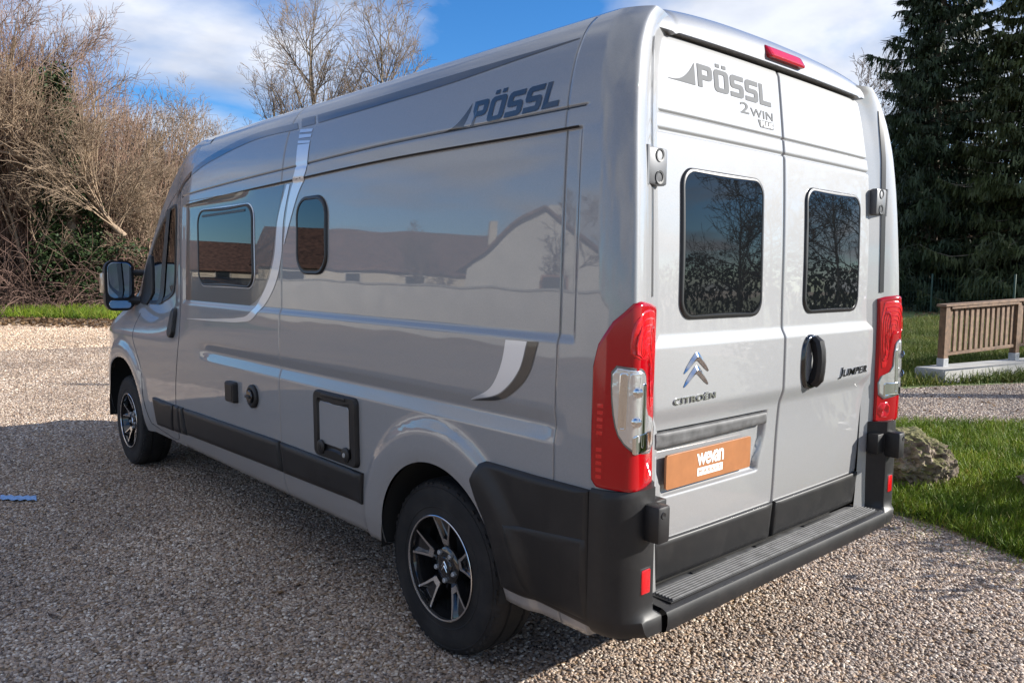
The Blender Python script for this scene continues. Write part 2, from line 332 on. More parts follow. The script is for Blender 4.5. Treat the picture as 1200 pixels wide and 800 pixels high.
def P_cab(x,t,off=0.):
    x=np.asarray(x,float); t=np.asarray(t,float); x,t=np.broadcast_arrays(x,t)
    zs=zsh(x); z1=.36+(zs-.36)*np.clip(t,0,1); ws=wcab(x,zs); top=zc(x)
    a=np.clip(t-1,0,1)*pi/2
    y=np.where(t<=1,wcab(x,z1)+off,ws*np.cos(a)**.72 if True else 0)
    z=np.where(t<=1,z1,zs+(top-zs)*(np.sin(a)**.85)+off)
    return np.stack([x,y,z],-1)
def P_cabxz(x,z,off=0.):
    x=np.asarray(x,float); z=np.asarray(z,float); x,z=np.broadcast_arrays(x,z)
    return np.stack([x,wcab(x,z)+off,z],-1)
# ------------------------------------------------------------------ the camper van
van=empty('camper_van',(0,0,0),'grey high-roof camper van parked on the gravel, rear doors and left flank in view','van')
def rows(extra=()):
    z=list(np.arange(.36,2.366,.022))+[.36,2.365,2.303,2.297,2.291]+list(np.arange(2.025,2.075,.0035))+list(np.arange(1.955,2.0,.003))+list(np.arange(1.30,1.342,.004))+list(np.arange(.97,1.095,.0115))+list(np.arange(2.28,2.365,.008))
    z=np.unique(np.round(z,4)); k=[z[0]]
    for q in z[1:]:
        if q-k[-1]>.0022: k.append(q)
    return np.array(k)
ZR=rows()
def flank(name,s,parent,side=1,arch=None,seam=(0,0),zr=None,zlo=None):
    zr=ZR if zr is None else zr
    # bend the rows with the roof line so that the grooves stay inside cells
    S,Z=np.meshgrid(s,zr,indexing='ij'); bend=(g1(S)-2.05)*sstep(1.6,1.95,Z)*sstep(2.36,2.15,Z); Zb=Z+bend
    V=P_side(S,Zb); 
    # turned-in edges: sill below, seams at the ends
    low=V[:,:1].copy(); low[:,:,1]-=.09; low[:,:,2]-=.012; V=np.concatenate([low,V],1)
    if seam[0]: e=V[:1].copy(); e[...,1]-=.016; e[...,0]-=0.0; V=np.concatenate([e,V],0)
    if seam[1]: e=V[-1:].copy(); e[...,1]-=.016; V=np.concatenate([V,e],0)
    nu,nv=V.shape[:2]; F=gridf(nu,nv); P=V.reshape(-1,3)
    if arch:
        cx,cz,R=arch; d=np.hypot(P[:,0]-cx,P[:,2]-cz); ins=d<R; keep=~ins[F].all(1); F=F[keep]; used=np.unique(F); mv=used[ins[used]]
        k=R/np.maximum(d[mv],1e-6); P[mv,0]=cx+(P[mv,0]-cx)*k; P[mv,2]=cz+(P[mv,2]-cz)*k
        mp=-np.ones(len(P),int); mp[used]=np.arange(len(used)); P=P[used]; F=mp[F]
    cc_=P[F].mean(1); F=F[~((cc_[:,0]>2.605)&(cc_[:,2]>2.185))]
    P[:,2]=np.where(P[:,0]<-.80,np.maximum(P[:,2],.44),P[:,2])
    if side<0:
        P=P*[1,-1,1]; P[:,1]+=.034*sstep(1.3,2.2,P[:,2]); F=F[:,::-1]
    return mk(name,P,F,M['paint'],parent,True)
dx=.02
s_rear=np.unique(np.concatenate([np.arange(-1.20,-.80,.006),np.arange(-.80,-.68,.008),[-.679]]))
s_mid=np.unique(np.concatenate([[-.674],np.arange(-.67,-.5,.02),np.arange(-.5,.5,.011),np.arange(.5,1.32,.03),[1.307]]))
s_fr=np.concatenate([[1.312],np.arange(1.33,2.60,.03),[2.62,2.66,2.69,2.70,2.71,2.72,2.735,2.75,2.78]])
RA=(-.02,.40,.388)
q=flank('rear_quarter_panel',s_rear,van,1,None,(0,1)); q=flank('side_panel',s_mid,van,1,RA,(1,1)); q=flank('side_panel',s_fr,van,1,None,(1,0))
zc_=ZR[::2]
flank('rear_quarter_panel',s_rear,van,-1,None,(0,1)); flank('side_panel',np.concatenate([[-.674],np.arange(-.66,.5,.03),np.arange(.5,2.79,.1),[2.78]]),van,-1,RA,(1,0),np.unique(np.concatenate([ZR[::3],ZR[-3:]])))
# roof
def P_roof(x,y):
    x=np.asarray(x,float); y=np.asarray(y,float); x,y=np.broadcast_arrays(x,y); z=roof_z(np.abs(y)); zl=2.321-.008*(np.abs(y)/.77)**2
    t=np.clip((-.70-x)/.158,0,1); z=z-(z-zl)*(1-(1-t**2.3)**(1/2.3)); 
    g=np.exp(-((np.abs(y)-.665)/.012)**2)*sstep(-.3,-.6,x); z=z-.006*g
    ws=wcab(x,zsh(x)); ca=np.clip(np.abs(y)/ws,0,1)**(1/.72); zq=zsh(x)+(zc(x)-zsh(x))*np.sqrt(np.maximum(1-ca*ca,0))**.85; k=sstep(2.2,2.62,x); z=z*(1-k)+(zq-.004)*k
    return np.stack([x,y,z],-1)
yy=np.unique(np.concatenate([np.linspace(-.845,.845,40),np.arange(.63,.70,.006),-np.arange(.63,.70,.006)]))
xx=np.concatenate([-.70-.158*np.sin(np.linspace(pi/2,0,22)),np.linspace(-.68,2.66,40)])
X_,Y_=np.meshgrid(xx,yy,indexing='ij'); V=P_roof(X_,Y_); V[...,0]+=.010*(np.abs(Y_)/.8)**3*sstep(-.6,-.86,X_)
lip=V[:1].copy(); lip[...,0]+=.045; lip[...,2]-=.004; V=np.concatenate([lip,V],0)
mk('roof_panel',V.reshape(-1,3),gridf(*V.shape[:2]),M['paint'],van,True,50)
# dark filler behind every gap
j=MB(); ys=np.linspace(-.95,.95,12); zs_=np.linspace(.44,2.33,12); Yg,Zg=np.meshgrid(ys,zs_,indexing='ij')
Vj=P_rear(Yg*np.where(Zg>1.9,.9,1),Zg,-.05).reshape(-1,3); j.add(Vj,gridf(12,12)); j.build('door_jamb',M['dark'],van)
b=MB(); b.box((1.9,0,.37),(5.5,1.70,.14),.03); b.build('underbody',M['dark'],van)
b=MB(); b.box((-.2,0,.33),(.9,.7,.16),.04); b.build('spare_wheel_well',M['dark'],van)
for c_,d_ in (((-.08,0,1.35),(1.2,1.82,1.05)),((1.57,0,1.25),(2.06,1.84,1.3)),((-.08,0,.63),(1.2,1.2,.36))): b=MB(); b.box(c_,d_); b.build('cabin_lining',M['dark'],van)
# wheel housings
def housing(cx,cz,R,y0,y1,sg):
    th=np.linspace(radians(-8),radians(188),40); vs=[]
    for y in (y0,y0-.02,y1): vs.append(np.stack([cx+(R+(0 if y==y0 else .012))*np.cos(th),np.full(40,sg*y),cz+(R+(0 if y==y0 else .012))*np.sin(th)],-1))
    vs.append(np.stack([cx+.02*np.cos(th),np.full(40,sg*y1),cz+.02*np.sin(th)],-1))
    mk('wheel_arch_liner',np.concatenate(vs),gridf(4,40),M['dark'],van)
for sg in (1,-1): housing(-.02,.40,.388,1.012,.66,sg); housing(4.0,.40,.455,1.0,.62,sg)
# --- cab
xs=np.unique(np.concatenate([np.linspace(2.45,2.80,9),np.linspace(2.8,4.2,50),np.linspace(4.2,4.98,40)])); 
ts=np.unique(np.concatenate([np.linspace(0,1,90),np.linspace(1,2,34)]))
# cab shell in front of the B pillar; above it the roof dome starts further back
Xg,Tg=np.meshgrid(xs,ts,indexing='ij'); V=P_cab(Xg,Tg)
V[...,1]*=np.where(Xg<2.60,.993,1); V[...,2]-=np.where(Xg<2.60,.006,0)
F=gridf(len(xs),len(ts)); P=V.reshape(-1,3)
low=(P[F][:,:,0].max(1)<2.786)&(P[F][:,:,2].min(1)<2.17); F=F[~low]
cxw,czw,Rw=4.0,.40,.455
d=np.hypot(P[:,0]-cxw,P[:,2]-czw); ins=(d<Rw)&(np.abs(P[:,1])>.5); F=F[~ins[F].all(1)]; used=np.unique(F); mv=used[ins[used]]
P[mv,0]=cxw+(P[mv,0]-cxw)*Rw/d[mv]; P[mv,2]=czw+(P[mv,2]-czw)*Rw/d[mv]
ctr=P[F].mean(1); isdoor=(ctr[:,0]>2.79)&(ctr[:,0]<3.58+.0*ctr[:,2])&(ctr[:,2]>.40)&(np.interp(ctr[:,2],[.4,1.2,1.30,2.06],[3.50,3.60,3.78,3.1])>ctr[:,0])&(ctr[:,2]<2.05)
def sub(name,F,P,mir=False):
    u=np.unique(F); mp=-np.ones(len(P),int); mp[u]=np.arange(len(u)); Q=P[u].copy(); G=mp[F]
    if mir: Q=Q*[1,-1,1]; G=G[:,::-1]
    return mk(name,Q,G,M['paint'],van)
cabb=sub('cab_body',F[~isdoor],P); door=sub('cab_door',F[isdoor],P); sub('cab_body',F[~isdoor],P,True); sub('cab_door',F[isdoor],P,True)
def seam(name,pts,fn,parent,r=.0035,m='seal',off=-.0012):
    pts=np.asarray(pts,float); b=MB(); b.tube([fn(a,c,off) for a,c in pts],r,6); return b.build(name,M[m],parent)
seam('door_gap',curvepts([(2.815,2.03),(2.80,1.8),(2.775,1.3),(2.765,1.09),(2.80,.95),(2.84,.80),(2.865,.63),(2.89,.41),(3.2,.395),(3.42,.42)],60),P_cabxz,door)
seam('door_gap',curvepts([(3.42,.42),(3.49,.6),(3.57,.82),(3.66,.93),(3.72,1.0),(3.74,1.2)],30),P_cabxz,door)
seam('door_gap',curvepts([(2.815,2.03),(2.95,2.035),(3.1,2.0),(3.3,1.91)],20),P_cabxz,door,.003)
# cab side window, mirror triangle and divider
wo=smoothpoly([(2.905,1.955),(2.925,1.70),(2.965,1.43),(3.03,1.35),(3.40,1.275),(3.72,1.27),(3.86,1.40),(3.68,1.66),(3.42,1.85),(3.16,1.945),(3.02,1.965)],2); wo=dens(wo,.05)
fr=ringp('window_seal',P_cabxz,wo,[(0,.001),(.004,.006),(.032,.006),(.038,.002)],M['seal'],door)
plate('window_pane',P_cabxz,wo,[(.034,.0035)],M['glass'],door,6)
b=band('window_divider',P_cabxz,[(3.32,1.29),(3.24,1.55),(3.10,1.945)],[(3.44,1.275),(3.36,1.55),(3.20,1.935)],M['seal'],door,.009,14,3)
hd=MB(); ho=rrect(2.845,2.955,1.075,1.275,.05); plate('door_handle',P_cabxz,dens(ho,.03),[(0,.001),(.004,.020),(.012,.026),(.02,.026)],M['black'],door,3)
# front of the cab (out of sight from here): windscreen, grille, headlamps
def P_cabxy(x,t,off=0.): return P_cab(x,t,off)
wn=12; A=[P_cab(3.46+.66*k/wn,np.linspace(1.10,2,14),.004) for k in range(wn+1)]; A=np.stack(A); 
mk('windscreen',A.reshape(-1,3),gridf(wn+1,14),M['glass'],van); Bm=A*np.array([1,-1,1]); mk('windscreen',Bm.reshape(-1,3),gridf(wn+1,14)[:,::-1],M['glass'],van)
b=MB(); b.box((4.93,0,.50),(.14,1.5,.26),.05); b.build('front_bumper',M['black'],van)
b=MB(); b.box((4.90,0,.80),(.10,1.0,.16),.04); b.build('grille',M['gloss'],van)
for sg in (1,-1):
    b=MB(); b.box((4.80,sg*.66,.86),(.16,.30,.22),.05,Euler((0,0,-sg*.5)).to_matrix()); b.build('headlight',M['clear'],van)
# --- wing mirror: tall housing on two arms
mir=MB()
def mbox(x0,thick):
    o=rrect(.905,1.125,1.205,1.585,.06,6); return o
o=dens(rrect(.93,1.135,1.21,1.59,.065,6),.04); c=o.mean(0)
prof=[(0.0,0.97),(0.0,1.0),(.05,1.0),(.11,.88),(.15,.62),(.165,.25)]
vs=[]; fs=[]
for dxx,scl in prof:
    for p in o: vs.append((3.955+dxx,c[0]+(p[0]-c[0])*scl,c[1]+(p[1]-c[1])*scl))
n=len(o)
for i in range(len(prof)-1):
    for k in range(n): fs.append((i*n+k,i*n+(k+1)%n,(i+1)*n+(k+1)%n,(i+1)*n+k))
fs.append(tuple((len(prof)-1)*n+k for k in range(n))); fs.append(tuple(range(n)))
mirror=mk('wing_mirror',vs,fs,M['black'],van,True,50)
def P_mir(y,z,off=0.):
    y=np.asarray(y,float); z=np.asarray(z,float); y,z=np.broadcast_arrays(y,z); return np.stack([3.955-off-.0*y+.05*(y-1.03),y,z],-1)
plate('mirror_glass',P_mir,dens(rrect(.948,1.118,1.305,1.575,.05),.05),[(0,.002),(.004,.006)],M['mirror'],mirror,2)
plate('mirror_glass',P_mir,dens(rrect(.955,1.112,1.228,1.290,.025),.05),[(0,.002),(.004,.006)],M['mirror'],mirror,2)
b=MB(); b.tube([(4.02,.98,1.50),(3.93,.88,1.50),(3.86,.82,1.50)],.024,10); b.build('mirror_arm',M['black'],mirror)
b=MB(); b.tube([(4.02,.98,1.29),(3.92,.9,1.285),(3.84,.84,1.285)],.034,10); b.build('mirror_arm',M['black'],mirror)
b=MB(); b.box((4.02,1.138,1.42),(.09,.02,.15),.009); b.build('turn_signal',M['orange'],mirror)
plate('mirror_mount',P_cabxz,dens(smoothpoly([(3.60,1.26),(3.62,1.62),(3.70,1.64),(3.90,1.40),(3.90,1.27)],1),.05),[(0,.001),(.004,.012),(.012,.016)],M['black'],mirror,2)
m2=mirror.copy(); C.objects.link(m2); m2.scale=(1,-1,1)
for ch in list(mirror.children): c_=ch.copy(); C.objects.link(c_); c_.parent=m2
# --- wheels
def tyre_mod(i,k,r,h):
    if i in (7,8,15,16) and k%2: r-=.006
    if i in (6,17) and k%2: r-=.004
    return r,h
TP=[(.205,.215),(.213,.226),(.222,.224),(.235,.222),(.275,.226),(.310,.224),(.335,.215),(.347,.203),(.351,.185),(.352,.165),(.345,.162),(.345,.150),(.352,.147),(.3535,.113),(.352,.078),(.345,.075),(.345,.063),(.352,.060),(.350,.03),(.345,.02),(.330,.006),(.29,0),(.235,.004),(.21,.01)]
tmesh=None
def wheel(x,sg,steer=0.):
    """hub centre at x; sg=+1 left. local z points outwards"""
    global tmesh
    R_=Matrix(((1,0,0),(0,0,1),(0,1,0))) if sg>0 else Matrix(((1,0,0),(0,0,-1),(0,1,0)))
    if tmesh is None:
        b=MB(); b.lathe(TP,150,None,tyre_mod)
        # side wall rings and raised blocks
        b.lathe([(.240,.2225),(.242,.2245),(.246,.2245),(.248,.2225)],96); b.lathe([(.318,.2205),(.320,.2225),(.323,.222),(.325,.2185)],96)
        for k in range(60):
            if k%3==2: continue
            a=2*pi*k/60
            for rr in (.331,):
                b.box((rr*cos(a),rr*sin(a),.2145),(.016,.018,.004),0,Euler((0,-.45,a)).to_matrix() if False else Euler((0,0,a)).to_matrix())
        w=b.build('wheel',M['rubber'],van,True,30)
        rb=MB(); rb.lathe([(.204,.226),(.2125,.230),(.2135,.224),(.208,.205),(.196,.18),(.192,.10),(.06,.085),(.001,.085)],96); rim=rb.build('rim',M['gloss'],w,True,40)
        sp=MB()
        for k in range(5):
            a0=pi/2+2*pi*k/5
            # broad black spoke, dished
            prof=[(.045,.30,.178),(.09,.26,.190),(.14,.225,.203),(.185,.235,.213),(.206,.24,.214)]
            vs=[]; 
            for r,ha,h in prof:
                for t in (-1,-.55,.55,1): vs.append((r*cos(a0+ha*t*(.75 if r<.06 else 1)),r*sin(a0+ha*t*(.75 if r<.06 else 1)),h-(.0 if abs(t)==1 else .012)))
            m=len(prof); vs2=[(x_,y_,z_-.035) for x_,y_,z_ in vs]; fs=[tuple(v) for v in gridf(m,4)]
            o=len(vs); 
            for i in range(m-1): fs+=[(i*4,(i+1)*4,(i+1)*4+o,i*4+o),(i*4+3,i*4+3+o,(i+1)*4+3+o,(i+1)*4+3)]
            sp.add(vs+vs2,fs)
        sp.build('spoke_star',M['gloss'],w,True,30)
        for k in range(5):
            a0=pi/2+2*pi*k/5; fa=MB(); 
            def arm(sgn):
                out=[]
                for r,ha,wd in ((.098,.13,.20),(.112,.165,.15),(.15,.175,.085),(.2045,.215,.062)):
                    h=.193+(r-.09)*.215; out+= [(r,sgn*(ha+.0),h),(r,sgn*(ha+wd if r>.1 else ha+.10),h)]
                return out
            vs=[]; fs=[]
            for sgn in (1,-1):
                o=len(vs); pr=[(.095,.07,.22,.1945),(.112,.125,.225,.1985),(.15,.185,.248,.2065),(.2055,.247,.285,.2185)]
                for r,a1,a2,h in pr: vs+=[(r*cos(a0+sgn*a1),r*sin(a0+sgn*a1),h),(r*cos(a0+sgn*a2),r*sin(a0+sgn*a2),h)]
                for r,a1,a2,h in pr: vs+=[(r*cos(a0+sgn*a1),r*sin(a0+sgn*a1),h-.006),(r*cos(a0+sgn*a2),r*sin(a0+sgn*a2),h-.006)]
                for i in range(3): fs+=[(o+2*i,o+2*i+1,o+2*i+3,o+2*i+2),(o+2*i,o+2*i+2,o+8+2*i+2,o+8+2*i),(o+2*i+1,o+8+2*i+1,o+8+2*i+3,o+2*i+3)]
            # bridge closing the U
            o=len(vs)
            for r,h in ((.088,.1935),(.112,.1988)):
                for t in np.linspace(-.135 if r>.1 else -.2,.135 if r>.1 else .2,5): vs.append((r*cos(a0+t),r*sin(a0+t),h+.0003))
            for i in range(4): fs.append((o+i,o+i+1,o+5+i+1,o+5+i))
            fa.add(vs,fs); fa.build('spoke_face',M['alloy'],w,False)
        lp=MB(); lp.lathe([(.2035,.2265),(.2045,.2305),(.2095,.2315),(.2115,.230)],96); lp.build('rim_lip',M['alloy'],w)
        hb=MB(); hb.lathe([(.075,.170),(.074,.185),(.064,.192),(.040,.193),(.038,.199),(.034,.202),(.001,.2025)],48); hb.build('hub_cap',M['gloss'],w)
        for k in range(5):
            nb=MB(); a=pi/2+2*pi*k/5+pi/5; nb.lathe([(.0105,.18),(.0105,.203),(.008,.206),(.001,.206)],6,Matrix.Translation((.059*cos(a),.059*sin(a),0))); nb.build('wheel_nut',M['steel'],w,False)
        for oy in (.98,.20): ch=MB(); chevron(ch,lambda u,v,h:(u*.020,v*.022,.2028+.002*h),(oy,)); ch.build('hub_emblem',M['alloy'],w,False)
        tmesh=w
    else:
        w=tmesh.copy(); C.objects.link(w); w.parent=van
        for c0 in list(tmesh.children): c1=c0.copy(); C.objects.link(c1); c1.parent=w
    mt=R_.to_4x4(); mt=Matrix.Translation((x,sg*.749,.352))@(Matrix.Rotation(steer,4,'Z'))@mt
    w.matrix_local=mt; return w
def chevron(mb,fn,which=(.98,.20)):
    """double chevron in a -1..1 box; fn(u, v, h) with h 0 at the rim and 1 on the ridge"""
    for oy in which:
        out=[(-1.0,oy-1.16),(-.80,oy-.80),(-.45,oy-.36),(-.13,oy-.03),(0,oy),(.13,oy-.03),(.45,oy-.36),(.80,oy-.80),(1.0,oy-1.16)]
        inn=[(-.93,oy-1.20),(-.66,oy-1.02),(-.36,oy-.76),(-.09,oy-.53),(0,oy-.50),(.09,oy-.53),(.36,oy-.76),(.66,oy-1.02),(.93,oy-1.20)]
        mid=[((p[0]+q[0])/2,(p[1]+q[1])/2) for p,q in zip(out,inn)]
        v=[fn(x,y,0.) for x,y in out]+[fn(x,y,1. if 0<i<8 else 0.) for i,(x,y) in enumerate(mid)]+[fn(x,y,0.) for x,y in inn]
        mb.add(v,[(i,i+1,9+i+1,9+i) for i in range(8)]+[(9+i,9+i+1,18+i+1,18+i) for i in range(8)])
wheel(0,1); wheel(4.035,1,radians(0)); wheel(0,-1); wheel(4.035,-1)
for xa in (0,4.035): b=MB(); b.tube([(xa,-.75,.352),(xa,.75,.352)],.05,10); b.build('axle',M['dark'],van)
# --- black rub panels along the sill
def clad(x,top,bot):
    (a,b_),(ta,tb),(ba,bb)=x,top,bot
    o=dens(smoothpoly([(a,ba),(b_,bb),(b_+(.0),tb),(a,ta)],0),.06)
    return plate('rub_panel',P_side if b_<2.8 else P_cabxz,o,[(0,.0),(.001,.012),(.010,.019),(.03,.020)],M['black'],van,3,50)
def cladq(pts): 
    mx=max(p[0] for p in pts); return plate('rub_panel',P_side if mx<2.8 else P_cabxz,dens(pts,.06),[(0,-.004),(.0015,.012),(.010,.018),(.03,.020)],M['black'],van,3,50)
cladq([(2.93,.445),(3.26,.438),(3.30,.63),(2.885,.63)])
cladq([(2.675,.455),(2.915,.446),(2.87,.632),(2.70,.634)]) if False else cladq([(2.69,.456),(2.775,.452),(2.775,.633),(2.72,.634)])
cladq([(2.785,.452),(2.915,.446),(2.87,.632),(2.785,.633)])
cladq([(1.298,.489),(2.66,.462),(2.69,.633),(1.318,.650)])
cladq([(.512,.500),(1.282,.487),(1.302,.648),(.506,.642)])
# --- flap of the toilet locker
fl=plate('service_flap',P_side,dens(rrect(.535,.925,.655,.970,.03),.03),[(0,.0),(.002,.014),(.008,.020),(.046,.020),(.052,.012),(.056,.010)],M['black'],van,3,40,(.73,.81))
plate('flap_panel',P_side,dens(rrect(.604,.874,.722,.922,.018),.04),[(0,.0112),(.003,.0135)],M['paint'],fl,3,40)
for x in (.625,.85):
    b=MB(); R_=Matrix.Translation(tuple(P_side(x,.705,.018)))@Matrix.Rotation(-pi/2,4,'X'); b.lathe([(.034,0),(.034,.006),(.026,.010),(.012,.011),(.001,.011)],20,R_); b.build('flap_lock',M['black'],fl)
    b=MB(); b.lathe([(.011,.0115),(.010,.014),(.001,.014)],14,R_); b.build('lock_barrel',M['steel'] if x<.7 else M['black'],fl) if False else b.build('key_slot',M['steel'] if x<.7 else M['black'],fl)
b=MB(); p=P_side(.73,.955,.020); b.box(tuple(p),(.22,.008,.016),.003); b.build('flap_hinge',M['black'],fl)
# --- mains inlet and water filler
ml=plate('mains_inlet',P_side,dens(rrect(1.838,1.965,.778,.897,.012),.03),[(0,.0),(.002,.022),(.008,.028),(.02,.028)],M['black'],van,2)
plate('inlet_lid',P_side,dens(rrect(1.855,1.948,.792,.884,.008),.03),[(0,.028),(.003,.031)],M['black'],ml,2)
R_=Matrix.Translation(tuple(P_side(1.632,.845,0)))@Matrix.Rotation(-pi/2,4,'X')
b=MB(); b.lathe([(.064,0),(.064,.012),(.056,.018),(.046,.019),(.042,.014),(.001,.014)],32,R_); wf=b.build('water_filler',M['black'],van)
b=MB(); b.lathe([(.036,.014),(.036,.026),(.031,.030),(.001,.030)],24,R_); b.build('filler_cap',M['gloss'],wf)
b=MB(); b.box(tuple(P_side(1.632,.845,.034)),(.060,.012,.014),.003); b.build('cap_grip',M['black'],wf)
# --- side windows with rounded rubber frames
def sidewin(o,bigger):
    f=ringp('side_window',P_side,o,[(0,.0),(.002,.008),(.008,.012),(.017,.011),(.020,.006)],M['seal'],van)
    plate('window_pane',P_side,o,[(.016,.0065),(.020,.0080)],M['glass'],f,6); return f
o1=dens(rrect(1.645,2.445,1.432,1.888,.085),.05); o1[:,0]+=(o1[:,1]-1.66)*.05; w1=sidewin(o1,1)
ringp('window_trim',P_side,o1+ (o1-o1.mean(0))*np.array([.012,.026]),[(0,.001),(.003,.004),(.007,.004),(.009,.001)],M['silver'],w1)
band('window_vent',P_side,[(1.75,1.862),(2.37,1.856)],[(1.75,1.848),(2.37,1.842)],M['seal'],w1,.0105,12,2)
o2=dens(rrect(.846,1.148,1.510,1.886,.098),.04); o2[:,0]+=(o2[:,1]-1.7)*.03; w2=sidewin(o2,0)
# --- films along the flank
sv=np.linspace(1.955,1.335,24)
A=[(np.interp(z,[1.34,1.6,1.95],[2.655,2.65,2.60])+.03,z) for z in sv]; 
Bq=[(np.interp(z,[1.335,1.345,1.377,1.42,1.50,1.603,1.777,1.955],[1.70,1.66,1.585,1.525,1.47,1.42,1.38,1.30]),z+.004*(z>1.9)) for z in sv]
dkf=band('panel_film',P_side,A,Bq,M['darkfilm'],van,.0012,24,36)
ca=curvepts([(1.238,1.957),(1.300,1.773),(1.318,1.602),(1.37,1.48),(1.464,1.380),(1.56,1.315),(1.651,1.262),(1.80,1.240),(2.06,1.228),(2.621,1.217)],60)
cb=curvepts([(1.272,1.959),(1.365,1.776),(1.398,1.602),(1.47,1.47),(1.557,1.385),(1.63,1.325),(1.712,1.281),(1.84,1.262),(2.06,1.246),(2.621,1.219)],60)
band('swoosh_stripe',P_side,ca,cb,M['silver'],van,.0022,60,3)
ca=curvepts([(1.055,2.138),(1.058,2.01),(1.140,1.912),(1.215,1.791),(1.287,1.66)],40); cb=curvepts([(1.180,2.145),(1.173,2.02),(1.228,1.918),(1.268,1.793),(1.291,1.66)],40)
band('swoosh_stripe',P_side,ca,cb,M['silver'],van,.0026,44,4)
for a0,a1,b0,b1 in (((1.187,2.166),(1.056,2.153),(1.183,2.152),(1.057,2.141)),((1.190,2.197),(1.057,2.185),(1.184,2.178),(1.056,2.170)),((1.194,2.224),(1.057,2.211),(1.190,2.207),(1.057,2.196))):
    band('stripe_bar',P_side,[a0,a1],[b0,b1],M['silver'],van,.0022,6,2)
band('roof_stripe',P_side,curvepts([(-.665,2.284),(-.044,2.284),(.5,2.281),(1.067,2.280)],30),curvepts([(-.665,2.281),(-.35,2.266),(-.067,2.250),(.5,2.238),(1.019,2.233)],30),M['film'],van,.002,40,4)
band('roof_stripe',P_side,[(1.090,2.280),(1.232,2.284)],[(1.050,2.233),(1.190,2.234)],M['film'],van,.002,6,4)
ca=curvepts([(1.262,2.268),(1.795,2.275),(2.265,2.225),(2.45,2.19),(2.59,2.150)],40); cb=curvepts([(1.222,2.231),(1.732,2.236),(2.221,2.186),(2.43,2.155),(2.59,2.115)],40)
band('roof_stripe',P_side,ca,cb,M['film'],van,.002,40,4)
def P_cabS(x,z,off=0.): return P_cabxz(x,z,off)
band('roof_stripe',P_cabS,curvepts([(2.61,2.145),(2.72,2.105),(2.83,2.05),(2.93,2.0)],14),curvepts([(2.61,2.110),(2.72,2.075),(2.82,2.03),(2.93,1.995)],14),M['film'],van,.005,14,4)
band('rear_mark',P_side,curvepts([(-.427,1.299),(-.41,1.22),(-.36,1.13),(-.24,1.068)],24),curvepts([(-.535,1.301),(-.50,1.20),(-.42,1.12),(-.24,1.066)],24),M['silver'],van,.002,24,3)
band('rear_mark',P_side,curvepts([(-.540,1.301),(-.505,1.20),(-.425,1.118),(-.25,1.064)],24),curvepts([(-.590,1.303),(-.545,1.185),(-.45,1.105),(-.245,1.062)],24),M['film'],van,.0025,24,3)
decal('brand_lettering',possl(),P_side,(-.022,2.055),(-.615,.010),(-.022,.109),M['film'],van,.002)

# dark strips: shade painted along groove and recess edges, plus the upright panel joints
xj=np.linspace(-.755,2.60,60); band('joint_shade_line',P_side,np.stack([xj,g1(xj)+.0022],1),np.stack([xj,g1(xj)-.0022],1),M['seal'],van,.0012,60,2)
xj=np.linspace(-.735,2.66,60); band('joint_shade_line',P_side,np.stack([xj,g1(xj)-.0595],1),np.stack([xj,g1(xj)-.0665],1),M['seal'],van,.0012,60,3)
zj=np.linspace(1.97,1.345,30); band('joint_shade_line',P_side,np.stack([0*zj-.7445,zj],1),np.stack([0*zj-.7475,zj],1),M['seal'],van,.001,30,2)
for xv,zt,zb in ((1.3095,2.36,.655),(-.6765,2.36,.87)): zj=np.linspace(zt,zb,60); band('joint_shade_line',P_side,np.stack([0*zj+xv-.0016,zj],1),np.stack([0*zj+xv+.0016,zj],1),M['seal'],van,-.004,60,2)
# ------------------------------------------------------------------ rear doors
def ye(z): return np.interp(z,[.48,.64,1.0,1.07,1.32,1.4,1.44,2.05,2.31],[.742,.756,.788,.80,.826,.832,.822,.812,.788])
def rear_relief(y,z):
    d=-.004*np.exp(-((z-2.05)/.004)**2)*1.6
    d=d-.007*np.exp(-((z-1.990)/.0065)**2)
    # number plate recess on the left door
    e=np.minimum(np.minimum(sstep(.785,.800,z+.02*np.clip((.16-y)/.1,0,1)),sstep(1.02,1.012,z)),np.minimum(sstep(.088,.112,y),sstep(.782,.758,y+.0*z)))
    lo=.775-.06*sstep(.95,.79,z); hi=.085+.04*sstep(.95,.79,z)
    e=np.minimum(np.minimum(sstep(.783,.797,z),sstep(1.02,1.012,z)),np.minimum(sstep(hi,hi+.02,y),sstep(lo,lo-.02,y)))
    d=d-.020*e
    # handle bowl on the right door
    return d
def P_door(y,z,off=0.):
    y=np.asarray(y,float); z=np.asarray(z,float); y,z=np.broadcast_arrays(y,z); return P_rear(y,z,rear_relief(y,z)+off)
zr=np.unique(np.round(np.concatenate([np.arange(.488,2.30,.02),np.arange(2.035,2.065,.003),np.arange(1.975,2.005,.003),np.arange(1.28,1.345,.006),np.arange(1.02,1.12,.008),np.arange(.775,.80,.005),np.arange(1.005,1.026,.004),[2.306]]),4))
doors={}
